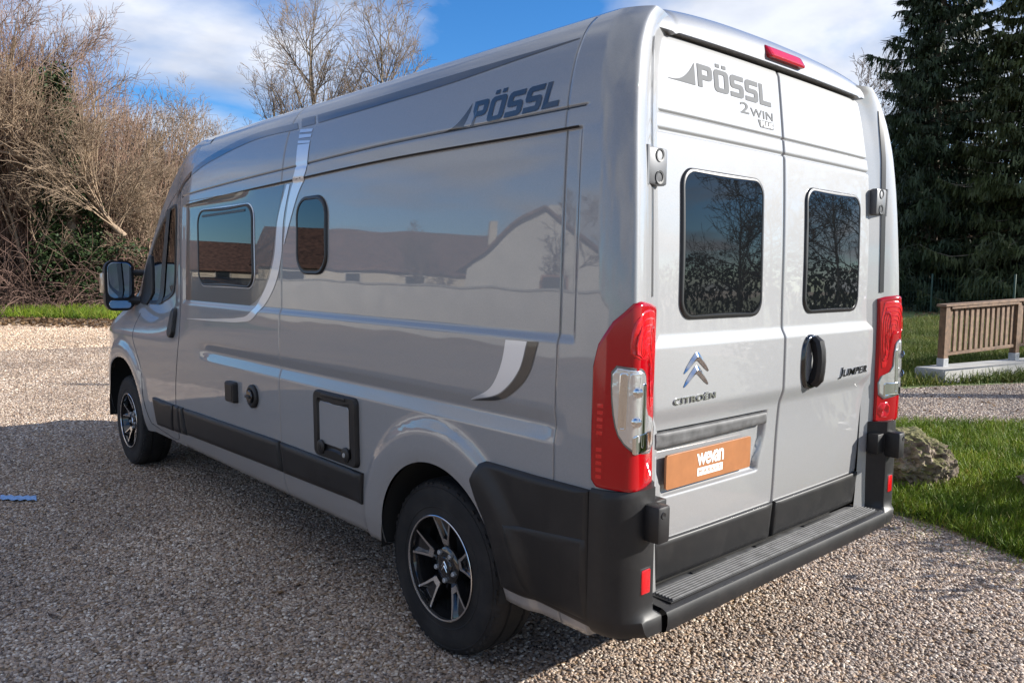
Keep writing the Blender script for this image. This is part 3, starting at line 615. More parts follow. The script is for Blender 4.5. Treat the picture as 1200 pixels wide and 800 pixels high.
for sg in (1,-1):
    u=np.concatenate([[0,.004],np.linspace(.012,.988,74),[.996,1]])
    U,Z=np.meshgrid(u,zr,indexing='ij'); Yd=sg*(.0035+U*(ye(Z)-.0035)); V=P_door(Yd,Z)
    e=np.minimum(U,1-U)*ye(Z); V[...,0]+=.006*np.clip(1-e/.008,0,1)**2; ez=np.minimum(Z-zr[0],zr[-1]-Z); V[...,0]+=.006*np.clip(1-ez/.012,0,1)**2
    a=V[:1].copy(); a[...,0]+=.04; b=V[-1:].copy(); b[...,0]+=.04; V=np.concatenate([a,V,b],0)
    a=V[:,:1].copy(); a[...,0]+=.04; b=V[:,-1:].copy(); b[...,0]+=.04; V=np.concatenate([a,V,b],1)
    F=gridf(*V.shape[:2]); F=F if sg<0 else F[:,::-1]
    doors[sg]=mk('rear_door',V.reshape(-1,3),F,M['paint'],van,True,50)
doors[1]['label']='left rear door with the copper plate'; doors[-1]['label']='right rear door with the black handle'
tag(doors[1]); 
# windows in the doors
for sg,o in ((1,rrect(.157,.657,1.380,1.884,.06)),(-1,rrect(-.651,-.158,1.380,1.884,.06))):
    o=dens(o,.05); f=ringp('door_window',P_door,o,[(0,0),(.002,.006),(.007,.009),(.015,.009),(.018,.005)],M['seal'],doors[sg])
    f2=plate('window_pane',P_door,o,[(.014,.0055),(.018,.0070)],M['glass'],doors[sg],6)
# lower black trims
for sg in (1,-1):
    y0,y1=(.012,.742) if sg>0 else (-.742,-.010)
    pts=[(y0,.494),(y1,.494),(y1+(.008 if sg>0 else 0),.640),(y0-(0 if sg>0 else 0),.640)]
    if sg<0: pts=[(-.742,.494),(-.010,.494),(-.010,.640),(-.752,.640)]
    plate('door_trim',P_door,dens(pts,.05),[(0,0),(.001,.010),(.006,.014),(.02,.0145)],M['black'],doors[sg],3,50)
# plate strip, number plate, its print
L_=doors[1]
plate('plate_handle_strip',P_rear,dens([(.772,.958),(.772,1.012),(.098,1.012),(.094,.968)],.05),[(0,-.012),(.0015,.006),(.005,.009),(.02,.009)],M['step'],L_,2,50)
def P_plate(y,z,off=0.):
    y=np.asarray(y,float); z=np.asarray(z,float); y,z=np.broadcast_arrays(y,z); return np.stack([-.888-.030*(z-.87)/.12*0-off-.006*np.sign(1),y,z],-1)
pl=plate('number_plate',P_plate,dens(rrect(.188,.708,.812,.930,.010,4),.06),[(0,-.006),(.0003,.0015),(.0010,.0020)],M['copper'],L_,2,20)
decal('shop_name',text2d('wevan',0,0,.022,.86),P_plate,(.535,.868),(-.165,0),(0,.044),M['white'],pl,.0030)
bx=fill2d([[(0,0),(1,0),(1,1),(0,1)]]); decal('name_panel',bx,P_plate,(.530,.832),(-.155,0),(0,.028),M['white'],pl,.0028)
decal('panel_word',text2d('MARKET',0,0,.0,1.3),P_plate,(.520,.839),(-.135,0),(0,.014),M['copper'],pl,.0034)
b=MB(); b.box((-.905,.255,.938),(.012,.035,.010),.002); b.build('plate_lamp',M['gloss'],L_,False) if False else None
# chrome badges
def cv(u,v,h): return tuple(P_door(.580-u*.070,1.2135+v*.0585,.0015+.007*h))
for oy in (.98,.20): ch=MB(); chevron(ch,cv,(oy,)); ch.build('chevron_badge',M['chrome'],L_,True,20)
decal('maker_lettering',text2d('CITROËN',.3,0,.02,1.12),P_door,(.700,1.101),(-.232,.004),(0,.026),M['chrome'],L_,.001,.004)
decal('model_lettering',text2d('J',.3,.2,.02),P_door,(-.458,1.094),(-.040,0),(0,.048),M['chrome'],doors[-1],.001,.003)
decal('model_lettering',text2d('UMPER',.3,.2,.02,1.02),P_door,(-.500,1.101),(-.240,.003),(0,.031),M['chrome'],doors[-1],.001,.003)
# converter's lettering on the left door
decal('brand_lettering',possl(),P_door,(.704,2.163),(-.632,-.004),(0,.097),M['greyfilm'],L_,.0015)
decal('model_name',text2d('2',0,0,.012),P_door,(.292,2.110),(-.058,0),(0,.040),M['greyfilm'],L_,.0015)
decal('model_name',text2d('WIN',0,0,.012,1.05),P_door,(.225,2.107),(-.155,0),(0,.030),M['greyfilm'],L_,.0015)
decal('model_box',fill2d([[(0,1),(.14,0),(1,0),(1,1)]]),P_door,(.178,2.074),(-.108,0),(0,.027),M['greyfilm'],L_,.0015)
M['pale']=mat('pale_print',(.62,.62,.62),.4,.2,.4)
decal('box_word',text2d('PLUS',0,.0,.0,.95),P_door,(.158,2.078),(-.082,0),(0,.019),M['pale'],L_,.002)
# lock handle of the right door
o=smoothpoly([(-.128,1.19),(-.140,1.275),(-.185,1.302),(-.265,1.288),(-.300,1.21),(-.292,1.11),(-.235,1.072),(-.165,1.075),(-.135,1.11)],2)
hd=plate('door_handle',P_door,dens(o,.03),[(0,0),(.003,.010),(.012,.014),(.022,.010),(.036,-.006),(.05,-.012)],M['gloss'],doors[-1],3,60)
b=MB(); b.tube([tuple(P_door(-.215,z,d)) for z,d in ((1.275,.006),(1.262,.022),(1.23,.030),(1.19,.033),(1.15,.030),(1.118,.024),(1.10,.008))],[.024,.027,.026,.025,.026,.028,.026],10); b.build('grip',M['black'],hd)
b=MB(); b.lathe([(.016,0),(.015,.006),(.001,.006)],16,Matrix.Translation(tuple(P_door(-.25,1.10,.006)))@Matrix.Rotation(-pi/2,4,'Y')); b.build('lock_barrel',M['steel'],hd)
# hinges
def hinge(sg,z,low):
    if not low:
        h=MB(); p=P_rear(sg*.812,z,0); yc=.824 if sg>0 else .806; x0_=float(p[0])
        h.box((x0_-.022,sg*yc,z),(.034,.108,.116),.009); r=h.build('hinge',M['steelpaint'],doors[sg],True,40)
        b=MB(); b.tube([(x0_-.030,sg*(yc+.047),z-.060),(x0_-.030,sg*(yc+.047),z+.060)],.013,12); b.build('hinge_pin',M['steelpaint'],r)
        for dz in (.034,-.034):
            b=MB(); b.lathe([(.021,0),(.021,.003),(.015,.0025),(.013,-.006),(.001,-.006)],18,Matrix.Translation((x0_-.0388,sg*(yc-.012),z+dz))@Matrix.Rotation(-pi/2,4,'Y')); b.build('hinge_bolt',M['seal'],r)
    else:
        h=MB(); h.box((-.985,sg*.885,z),(.085,.060,.118),.010); r=h.build('hinge',M['black'],doors[sg],True,40)
        h=MB(); h.box((-.935,sg*.83,z+.005),(.05,.09,.092),.006); h.build('hinge_leaf',M['black'],r,True,40)
        b=MB(); b.lathe([(.011,0),(.010,.002),(.001,.0005)],14,Matrix.Translation((-1.028,sg*.893,z+.032))@Matrix.Rotation(-pi/2,4,'Y')); b.build('hinge_bolt',M['seal'],r)

for sg in (1,-1): hinge(sg,1.865,False); hinge(sg,.765,True)
# --- high brake lamp in the roof lip
b=MB()
def P_bl(y,z,off=0.):
    y=np.asarray(y,float); z=np.asarray(z,float); y,z=np.broadcast_arrays(y,z); return np.stack([-.850+.62*(z-2.353)-off,y,z],-1)
bl=plate('brake_light',P_bl,dens(rrect(-.148,.122,2.334,2.388,.018),.03),[(0,-.02),(.002,.014),(.008,.020),(.015,.021)],M['red'],van,2,40)
plate('lens_insert',P_bl,dens(rrect(-.128,.102,2.344,2.379,.010),.03),[(0,.0212),(.003,.0225)],M['redlit'],bl,2)
# --- tail lamps, wrapping the corner
lo_=[(-1.108,1.432),(-1.06,1.442),(-.985,1.449),(-.955,1.442),(-.899,1.388),(-.858,1.319),(-.840,1.249),(-.842,1.07),(-.848,.892),(-.866,.874),(-.962,.866),(-1.06,.858),(-1.118,.862),(-1.118,1.10),(-1.112,1.28)]
cl_=[(-.905,1.251),(-.953,1.245),(-.990,1.240),(-1.012,1.215),(-1.024,1.092),(-1.108,1.076),(-1.098,.972),(-.975,.990),(-.932,1.030),(-.914,1.085),(-.905,1.17)]
def Pm(fn,sg):
    def f(a,b,off=0.):
        v=fn(a,b,off)*np.array([1,sg,1]); 
        if sg<0: v[...,1]+=.034*sstep(1.3,2.2,v[...,2])
        return v
    return f
for sg in (1,-1):
    fn=Pm(P_side,sg)
    tl=plate('tail_light',fn,dens(lo_,.02),[(0,-.045),(.0005,.004),(.004,.010),(.012,.013)],M['red'],van,14,60,(-.975,1.15))
    cl=dens(smoothpoly(cl_,1),.02)
    plate('clear_lens',fn,cl,[(0,.0125),(.003,.0165),(.006,.0165)],M['clear'],tl,6,60,(-.97,1.12))
    ringp('lens_bezel',fn,cl+(cl-[-.97,1.12])*.05,[(0,.0125),(.002,.0160),(.006,.0160),(.008,.013)],M['lensdk'],tl)
    for (sa,sb,za,zb,mm) in ((-.925,-.948,1.06,1.235,'bowl'),(-.953,-.985,1.02,1.235,'clear'),(-.990,-1.012,1.00,1.20,'bowl'),(-.965,-1.075,.985,1.045,'bowl')):
        lb=plate('reflector_facet',fn,dens(rrect(sb,sa,za,zb,.008,4),.02),[(0,.0166),(.003,.0185),(.008,.0172)],M[mm],tl,4,60)
    for zz in (1.085,1.175): b=MB(); c0=fn(-.969,zz,.018); b.lathe([(.017,0),(.016,.004),(.011,.007),(.001,.008)],16,Matrix.Translation(tuple(float(q) for q in c0))@Vector((-.6,.8*sg,0)).to_track_quat('Z','Y').to_matrix().to_4x4()); b.build('bulb',M['bowl'],tl)
    for poly in ([(-1.100,1.415),(-1.0,1.425),(-.965,1.405),(-.950,1.34),(-.952,1.275),(-1.02,1.270),(-1.05,1.245),(-1.055,1.12),(-1.10,1.11)],[(-1.105,.955),(-1.03,.955),(-1.03,.885),(-1.105,.885)]):
        lb=plate('lit_lens',fn,dens(smoothpoly(poly,1),.02),[(0,.0128),(.004,.0150)],M['redlit'],tl,6,60)
        for k in range(5): cc=np.array(poly).mean(0); q=cc+(np.array(poly)-cc)*(.82-.15*k); ringp('lens_prism',fn,dens(smoothpoly(q,1),.02),[(0,.0150),(.002,.0166),(.004,.0150)],M['redlit'],lb)
    lb=ringp('lens_light_guide',fn,dens(smoothpoly([(-1.088,1.37),(-1.04,1.378),(-1.035,1.31),(-1.065,1.27),(-1.072,1.15),(-1.094,1.14)],2),.02),[(0,.0152),(.004,.0165),(.010,.0165),(.013,.0152)],M['red'],tl,60)
    for k in range(10):
        z=.905+k*.021+(.03 if k>4 else 0); b=MB(); v=[fn(s,zz,.0135) for s,zz in ((-.868,z),(-.885,z),(-.885,z+.012),(-.868,z+.012))]; b.add(v,[(0,1,2,3)]); b.build('lens_rib',M['redlit'],tl,False)
# rubber in the gap between the doors and the corner pillars
for sg,wd in ((1,.008),(-1,.022)):
    fn=Pm(P_side,sg); zz=np.linspace(1.46,2.27,40); ya=ye(zz)+.006; sft=.034*sstep(1.3,2.2,zz)*(sg<0)
    qs=np.linspace(.115,.34,400); cyv=CY(qs)
    def s_at(yv): return np.array([xr(z)+.10-np.interp(-(w0(z)-y),cyv[::-1],qs[::-1]) for z,y in zip(zz,yv)])
    band('door_seal',fn,np.stack([s_at(ya+sft),zz],1),np.stack([s_at(ya+sft+wd),zz],1),M['seal'],van,.003,40,3)
# --- bumper: side skins, corners, step
def P_bq(a,b,off=0.): return P_side(a,b,off)
bo=[(-.340,.858),(-.318,.848),(-.275,.785),(-.305,.722),(-.345,.66),(-.385,.575),(-.415,.49),(-.430,.418),(-.846,.405),(-.846,.860),(-.60,.857)]
for sg in (1,-1):
    fn=Pm(P_side,sg)
    plate('bumper_side',fn,dens(bo,.04),[(0,-.012),(.002,.012),(.012,.020),(.03,.020)],M['black'],van,8,50,(-.58,.64))
# moulded crease on the side skin
    plate('bumper_facet',fn,dens([(-.46,.66),(-.835,.70),(-.838,.43),(-.56,.43),(-.50,.55)],.04),[(0,.0195),(.012,.0245),(.03,.0245)],M['black'],van,6,50)
bump=empty('t',(0,0,0),'','') if False else None
def corner(sg):
    zs2=np.array([.398,.402,.41,.425,.45,.455,.47,.50,.55,.60,.66,.72,.78,.84,.858,.866,.868])
    V=[]
    for z in zs2:
        bul=.018-.02*sstep(.42,.385,z)-.010*sstep(.855,.868,z); 
        # plan outline: from the split line on the flank round to the inner wall beside the doors
        low=sstep(.475,.445,z)
        xo=-.972-.016*low; yi=.855+(.822-.855)*low
        yo=1.016+bul+.0-.02*sstep(.47,.385,z)
        pts=[(-.8475,yo-.022),(-.8480,yo),(-.885,yo-.002),(-.915,yo-.012),(-.942,yo-.034),(-.962,yo-.066),(xo,yo-.100),(xo,yo-.125),(xo,yi+.012),(xo+.004,yi+.003),(xo+.014,yi-.001)]
        pts+= [(-.93,yi-.02*(1-low)-.02),(-.895,.79-.03*low)] if low<.5 else [(-.94,yi-.001),(-.895,yi-.001)]
        V.append([(x,y*sg,z) for x,y in pts])
    V=np.array(V); cap=V.copy()[-1:]; cap[...,0]=-.90; cap[...,1]=sg*.93; bot=V.copy()[:1]; bot[...,0]=-.88; bot[...,1]=sg*.92; V=np.concatenate([bot,V,cap],0)
    return mk('bumper_corner',V.reshape(-1,3),gridf(*V.shape[:2]),M['black'],van,True,35)
for sg in (1,-1):
    c=corner(sg)
    b=MB(); b.box((-.970,sg*.903,.575),(.014,.044,.078),.005); b.build('reflector',M['redlit'],c)
    b=MB(); b.box((-.968,sg*.903,.575),(.010,.056,.092),.004); b.build('reflector_frame',M['seal'],c)
# step bar between the corners
xs_=[(-.86,.468),(-.90,.470),(-.978,.466),(-.994,.458),(-1.0,.444),(-.999,.415),(-.992,.392),(-.975,.384),(-.90,.384)]
ysb=np.linspace(-.818,.818,30); V=np.array([[(x,y,z-.0*y) for x,z in xs_] for y in ysb]); e0=V[:1].copy(); e0[...,0]+=.0; 
stp=mk('bumper_step',V.reshape(-1,3),gridf(*V.shape[:2]),M['black'],van,True,30)
b=MB(); b.box((-.937,0,.470),(.082,1.545,.006),.002); sp=b.build('step_pad',M['black'],stp,True,30)
for k in range(6):
    b=MB(); b.box((-.905-k*.0132,0,.4755),(.0066,1.52,.010),.0012,None,1); b.build('tread_rib',M['step'],sp,False)
b=MB(); b.box((-.872,0,.4685),(.030,1.52,.012),.003); b.build('sill_plate',M['step'],van)
for y0_,y1_ in ((-.52,-.28),(-.05,.10),(.30,.52)):
    b=MB(); b.box((-.877,(y0_+y1_)/2,.4765),(.014,y1_-y0_,.006),.002); b.build('drain_slot',M['dark'],van)
# ------------------------------------------------------------------ ground
def sheet(name,poly,z,m,sub=None,jit=0):
    p=dens(np.asarray(poly,float),sub) if sub else np.asarray(poly,float)
    if jit: p=p+rng.normal(0,jit,p.shape)
    t=tessellate_polygon([[Vector((x,y,0)) for x,y in p]])
    return tag(mk(name,[(x,y,z) for x,y in p],[tuple(q) for q in t],m,None,False),kind='structure')
def gravel_mat(name,tints,scale,bstr,dark=(.075,.065,.06)):
    m=mat(name,(.25,.22,.2),.85); N,L,b=node_of(m); tc=N.new('ShaderNodeTexCoord'); b.inputs['Specular IOR Level'].default_value=.3
    vo=N.new('ShaderNodeTexVoronoi'); vo.inputs['Scale'].default_value=scale; L.new(tc.outputs['Object'],vo.inputs['Vector'])
    wn=N.new('ShaderNodeSeparateColor'); L.new(vo.outputs['Color'],wn.inputs[0])
    r=N.new('ShaderNodeValToRGB'); r.color_ramp.interpolation='LINEAR'
    e=r.color_ramp.elements; e[0].position=0; e[0].color=(*tints[0],1); e[1].position=1; e[1].color=(*tints[-1],1)
    for k,c in enumerate(tints[1:-1]): q=e.new((k+1)/(len(tints)-1)); q.color=(*c,1)
    L.new(wn.outputs[0],r.inputs[0])
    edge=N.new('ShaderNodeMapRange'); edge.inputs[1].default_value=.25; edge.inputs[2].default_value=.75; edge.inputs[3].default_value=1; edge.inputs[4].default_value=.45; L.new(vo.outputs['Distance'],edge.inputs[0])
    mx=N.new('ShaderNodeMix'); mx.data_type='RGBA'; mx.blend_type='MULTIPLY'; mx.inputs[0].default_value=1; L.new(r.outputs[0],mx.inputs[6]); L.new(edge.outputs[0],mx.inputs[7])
    nz=N.new('ShaderNodeTexNoise'); nz.inputs['Scale'].default_value=.35; nz.inputs['Detail'].default_value=6; L.new(tc.outputs['Object'],nz.inputs[0])
    r2=N.new('ShaderNodeValToRGB'); r2.color_ramp.elements[0].position=.3; r2.color_ramp.elements[0].color=(.72,.70,.70,1); r2.color_ramp.elements[1].position=.7; r2.color_ramp.elements[1].color=(1.12,1.1,1.06,1); L.new(nz.outputs[0],r2.inputs[0])
    n3=N.new('ShaderNodeTexNoise'); n3.inputs['Scale'].default_value=11; n3.inputs['Detail'].default_value=8; n3.inputs['Roughness'].default_value=.8; L.new(tc.outputs['Object'],n3.inputs[0]); r3=N.new('ShaderNodeValToRGB'); r3.color_ramp.elements[0].position=.36; r3.color_ramp.elements[0].color=(.62,.58,.55,1); r3.color_ramp.elements[1].position=.64; r3.color_ramp.elements[1].color=(1.25,1.22,1.18,1); L.new(n3.outputs[0],r3.inputs[0])
    m3=N.new('ShaderNodeMix'); m3.data_type='RGBA'; m3.blend_type='MULTIPLY'; m3.inputs[0].default_value=1; L.new(mx.outputs[2],m3.inputs[6]); L.new(r3.outputs[0],m3.inputs[7])
    m2=N.new('ShaderNodeMix'); m2.data_type='RGBA'; m2.blend_type='MULTIPLY'; m2.inputs[0].default_value=1; L.new(m3.outputs[2],m2.inputs[6]); L.new(r2.outputs[0],m2.inputs[7]); L.new(m2.outputs[2],b.inputs['Base Color'])
    bp=N.new('ShaderNodeBump'); bp.inputs['Strength'].default_value=bstr; bp.inputs['Distance'].default_value=.008; bp.invert=True; L.new(vo.outputs['Distance'],bp.inputs['Height']); L.new(bp.outputs[0],b.inputs['Normal'])
    return m
TAN=[(0.125,0.100,0.088),(0.425,0.312,0.225),(0.300,0.250,0.213),(0.575,0.450,0.338),(0.650,0.575,0.488),(0.375,0.275,0.200),(0.525,0.413,0.312)]
GREY=[(0.108,0.096,0.090),(0.312,0.264,0.228),(0.216,0.192,0.180),(0.432,0.372,0.324),(0.552,0.504,0.456),(0.240,0.192,0.168),(0.360,0.312,0.276)]
PALE=[(0.345,0.310,0.276),(0.575,0.517,0.460),(0.713,0.667,0.609),(0.506,0.448,0.391),(0.632,0.575,0.517)]
TAN=[(a*1.06,b*1.0,c*.88) for a,b,c in TAN]
PALE=[(a*1.15,b*1.13,c*1.1) for a,b,c in PALE]
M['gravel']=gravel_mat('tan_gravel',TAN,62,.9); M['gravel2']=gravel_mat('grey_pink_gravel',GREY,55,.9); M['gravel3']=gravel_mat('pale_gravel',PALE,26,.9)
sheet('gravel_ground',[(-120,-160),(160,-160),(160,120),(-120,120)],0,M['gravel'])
M['hedge_shade']=mat('hedge_shade_soil',(.07,.055,.035),.95,noise=(3,.5)); M['litter']=mat('leaf_litter_soil',(.16,.11,.07),.95,noise=(2.2,.55,8))  # first material: dark tone carries the shade inside the hedge
M['turf']=mat('turf_soil',(.075,.085,.03),.95,noise=(1.3,.45,8)); M['turf2']=mat('mown_turf',(.10,.135,.035),.95,noise=(.6,.5,10))
lawn_near=[(1.75,-3.4),(.6,-2.75),(-.15,-2.42),(-.73,-2.28),(-1.26,-2.03),(-2.2,-1.75),(-6,-.9),(-14,1.5),(-22,-6),(-12,-12),(-4.0,-9.8),(-1.2,-7.7),(0,-6.65),(.87,-5.62),(1.6,-4.9)]
sheet('lawn',lawn_near,.006,M['turf'],.35,.04)
lawn_far=[(1.9,-8.4),(1.1,-10.2),(.2,-11.8),(-2,-14.6),(-8,-20),(-24,-34),(-60,-70),(-60,-150),(150,-150),(150,-60),(34,-26),(14,-12),(4.2,-6.2)]
sheet('lawn',lawn_far,.008,M['turf2'],.8,.05)
path=[(.87,-5.3),(-.3,-6.4),(-1.6,-7.6),(-5,-10.5),(-14,-13.5),(-24,-30),(-8,-20.5),(-2,-15),(.2,-12.2),(1.1,-10.6),(2.0,-8.6),(4.4,-6.2),(2.2,-4.2),(1.5,-4.6)]
sheet('gravel_path',path,.003,M['gravel2'])
# strips beyond the parking gravel: pale track, leaf litter, grass verge, hedge floor
sheet('leaf_litter_verge',[(24,12),(23.4,3),(22.6,-1.0),(20.0,-3.2),(19.2,-6),(17,-12),(20,-26),(27,-24),(22.5,-8),(22.9,-3.9),(25.7,-1.6),(26.6,3),(27,12)],.006,M['litter'],.4,.14)
verge=[(27,14),(26.6,3),(25.7,-1.6),(22.9,-3.9),(22.2,-8),(26,-24),(40,-30),(44,14)]
sheet('grass_verge',verge,.008,M['turf'],.6,.05)
# ------------------------------------------------------------------ scattered ground cover (geometry nodes)
def gn_scatter(name,poly,z,m,dens_near,dens_far,r0,r1,kind,size,label,tri=.5,seed=0,keepout=None):
    p=dens(np.asarray(poly,float),tri); t=tessellate_polygon([[Vector((x,y,0)) for x,y in p]])
    o=mk(name,[(x,y,z) for x,y in p],[tuple(q) for q in t],None,None,False); tag(o,kind='stuff')
    nt=bpy.data.node_groups.new(name,'GeometryNodeTree'); nt.interface.new_socket('Geometry',in_out='INPUT',socket_type='NodeSocketGeometry'); nt.interface.new_socket('Geometry',in_out='OUTPUT',socket_type='NodeSocketGeometry')
    N=nt.nodes; L=nt.links; gi=N.new('NodeGroupInput'); go=N.new('NodeGroupOutput')
    def nd(t,**k):
        n=N.new(t)
        for a,v in k.items(): setattr(n,a,v)
        return n
    dp=nd('GeometryNodeDistributePointsOnFaces'); dp.inputs['Seed'].default_value=seed; dp.inputs['Density'].default_value=dens_near
    L.new(gi.outputs[0],dp.inputs['Mesh'])
    pos=nd('GeometryNodeInputPosition'); vd=nd('ShaderNodeVectorMath',operation='DISTANCE'); L.new(pos.outputs[0],vd.inputs[0]); vd.inputs[1].default_value=(CAM[0],CAM[1],0)
    mr=nd('ShaderNodeMapRange'); mr.inputs[1].default_value=r0; mr.inputs[2].default_value=r1; mr.inputs[3].default_value=1; mr.inputs[4].default_value=dens_far/dens_near; L.new(vd.outputs['Value'],mr.inputs[0])
    rv=nd('FunctionNodeRandomValue',data_type='FLOAT'); rv.inputs['Seed'].default_value=seed+5
    cmp=nd('FunctionNodeCompare',data_type='FLOAT',operation='GREATER_THAN'); L.new(rv.outputs[1],cmp.inputs[0]); L.new(mr.outputs[0],cmp.inputs[1])
    de=nd('GeometryNodeDeleteGeometry',domain='POINT'); L.new(dp.outputs['Points'],de.inputs[0]); L.new(cmp.outputs[0],de.inputs[1])
    pts=de.outputs[0]
    rot=nd('FunctionNodeRandomValue',data_type='FLOAT_VECTOR'); rot.inputs['Seed'].default_value=seed+1
    scl=nd('FunctionNodeRandomValue',data_type='FLOAT_VECTOR'); scl.inputs['Seed'].default_value=seed+2
    if kind=='pebble':
        ic=nd('GeometryNodeMeshIcoSphere'); ic.inputs['Radius'].default_value=1; ic.inputs['Subdivisions'].default_value=2
        nz=nd('ShaderNodeTexNoise'); nz.inputs['Scale'].default_value=1.1; sp=nd('GeometryNodeSetPosition'); L.new(ic.outputs[0],sp.inputs[0])
        sb=nd('ShaderNodeVectorMath',operation='SUBTRACT'); sb.inputs[1].default_value=(.5,.5,.5); L.new(nz.outputs['Color'],sb.inputs[0]); sm=nd('ShaderNodeVectorMath',operation='SCALE'); sm.inputs['Scale'].default_value=1.1; L.new(sb.outputs[0],sm.inputs[0]); L.new(sm.outputs[0],sp.inputs['Offset'])
        inst=sp.outputs[0]; rot.inputs[0].default_value=(-.45,-.45,0); rot.inputs[1].default_value=(.45,.45,6.28)
        scl.inputs[0].default_value=(size*.55,size*.45,size*.28); scl.inputs[1].default_value=(size*1.25,size*.9,size*.62)
    elif kind=='blade':
        co=nd('GeometryNodeMeshCone'); co.inputs['Vertices'].default_value=3; co.inputs['Side Segments'].default_value=3; co.inputs['Radius Top'].default_value=.02; co.inputs['Radius Bottom'].default_value=.055; co.inputs['Depth'].default_value=1; co.fill_type='NONE'
        sp=nd('GeometryNodeSetPosition'); L.new(co.outputs[0],sp.inputs[0]); p2=nd('GeometryNodeInputPosition'); sx=nd('ShaderNodeSeparateXYZ'); L.new(p2.outputs[0],sx.inputs[0]); mu=nd('ShaderNodeMath',operation='MULTIPLY'); L.new(sx.outputs[2],mu.inputs[0]); L.new(sx.outputs[2],mu.inputs[1]); mu2=nd('ShaderNodeMath',operation='MULTIPLY'); mu2.inputs[1].default_value=.55; L.new(mu.outputs[0],mu2.inputs[0]); cx=nd('ShaderNodeCombineXYZ'); L.new(mu2.outputs[0],cx.inputs[0]); L.new(cx.outputs[0],sp.inputs['Offset'])
        inst=sp.outputs[0]; rot.inputs[0].default_value=(-.6,-.6,0); rot.inputs[1].default_value=(.6,.6,6.28)
        scl.inputs[0].default_value=(size*.5,size*.5,size*.45); scl.inputs[1].default_value=(size*1.1,size*1.1,size*1.25)
    elif kind=='leaf':
        gr=nd('GeometryNodeMeshGrid'); gr.inputs['Size X'].default_value=1; gr.inputs['Size Y'].default_value=.6; gr.inputs['Vertices X'].default_value=3; gr.inputs['Vertices Y'].default_value=2
        sp=nd('GeometryNodeSetPosition'); L.new(gr.outputs[0],sp.inputs[0]); p2=nd('GeometryNodeInputPosition'); sx=nd('ShaderNodeSeparateXYZ'); L.new(p2.outputs[0],sx.inputs[0]); mu=nd('ShaderNodeMath',operation='MULTIPLY'); L.new(sx.outputs[0],mu.inputs[0]); L.new(sx.outputs[0],mu.inputs[1]); cx=nd('ShaderNodeCombineXYZ'); L.new(mu.outputs[0],cx.inputs[2]); L.new(cx.outputs[0],sp.inputs['Offset'])
        inst=sp.outputs[0]; rot.inputs[0].default_value=(-.5,-.5,0); rot.inputs[1].default_value=(.5,.5,6.28)
        scl.inputs[0].default_value=(size*.5,)*3; scl.inputs[1].default_value=(size*1.3,)*3
    ii=nd('GeometryNodeInstanceOnPoints'); L.new(pts,ii.inputs['Points']); sm_=nd('GeometryNodeSetMaterial'); sm_.inputs['Material'].default_value=m; L.new(inst,sm_.inputs[0]); 
    ss=nd('GeometryNodeSetShadeSmooth'); L.new(sm_.outputs[0],ss.inputs[0]); L.new(ss.outputs[0],ii.inputs['Instance']); L.new(rot.outputs[0],ii.inputs['Rotation']); L.new(scl.outputs[0],ii.inputs['Scale'])
    st=nd('GeometryNodeStoreNamedAttribute',data_type='FLOAT',domain='INSTANCE'); st.inputs['Name'].default_value='shade'; rr=nd('FunctionNodeRandomValue',data_type='FLOAT'); rr.inputs['Seed'].default_value=seed+9; L.new(rr.outputs[1],st.inputs['Value']); L.new(ii.outputs[0],st.inputs[0])
    L.new(st.outputs[0],go.inputs[0])
    md=o.modifiers.new('scatter','NODES'); md.node_group=nt; o.data.materials.append(m); return o
def shade_mat(name,tints,rough,spec=.3,trans=0.,big=None):
    m=mat(name,tints[0],rough,spec=spec); N,L,b=node_of(m); a=N.new('ShaderNodeAttribute'); a.attribute_type='INSTANCER'; a.attribute_name='shade'
    r=N.new('ShaderNodeValToRGB'); e=r.color_ramp.elements; e[0].position=0; e[0].color=(*tints[0],1); e[1].position=1; e[1].color=(*tints[-1],1)
    for k,c in enumerate(tints[1:-1]): q=e.new((k+1)/(len(tints)-1)); q.color=(*c,1)
    L.new(a.outputs['Fac'],r.inputs[0]); src=r.outputs[0]
    if big:
        g_=N.new('ShaderNodeNewGeometry'); nz=N.new('ShaderNodeTexNoise'); nz.inputs['Scale'].default_value=big[0]; nz.inputs['Detail'].default_value=5; L.new(g_.outputs['Position'],nz.inputs[0]); r2=N.new('ShaderNodeValToRGB'); r2.color_ramp.elements[0].position=.33; r2.color_ramp.elements[1].position=.67; r2.color_ramp.elements[0].color=(*big[1],1); r2.color_ramp.elements[1].color=(*big[2],1); L.new(nz.outputs[0],r2.inputs[0])
        mx=N.new('ShaderNodeMix'); mx.data_type='RGBA'; mx.blend_type='MULTIPLY'; mx.inputs[0].default_value=1; L.new(src,mx.inputs[6]); L.new(r2.outputs[0],mx.inputs[7]); src=mx.outputs[2]
    L.new(src,b.inputs['Base Color'])
    if trans:
        out=N['Material Output']; tr=N.new('ShaderNodeBsdfTranslucent'); L.new(src,tr.inputs[0]); ms=N.new('ShaderNodeMixShader'); ms.inputs[0].default_value=trans; L.new(b.outputs[0],ms.inputs[1]); L.new(tr.outputs[0],ms.inputs[2]); L.new(ms.outputs[0],out.inputs[0])
    return m
PEB=[(0.065,0.055,0.052),(0.390,0.286,0.215),(0.221,0.189,0.169),(0.520,0.403,0.312),(0.130,0.111,0.104),(0.442,0.377,0.325),(0.338,0.234,0.163),(0.650,0.585,0.520),(0.273,0.221,0.195),(0.572,0.468,0.364),(0.800,0.754,0.689)]
PEB=[(a*1.02,b*.985,c*.945) for a,b,c in PEB]
M['pebble']=shade_mat('river_pebble',PEB,.62,.4,0,(.55,(.66,.64,.63),(1.16,1.14,1.10)))
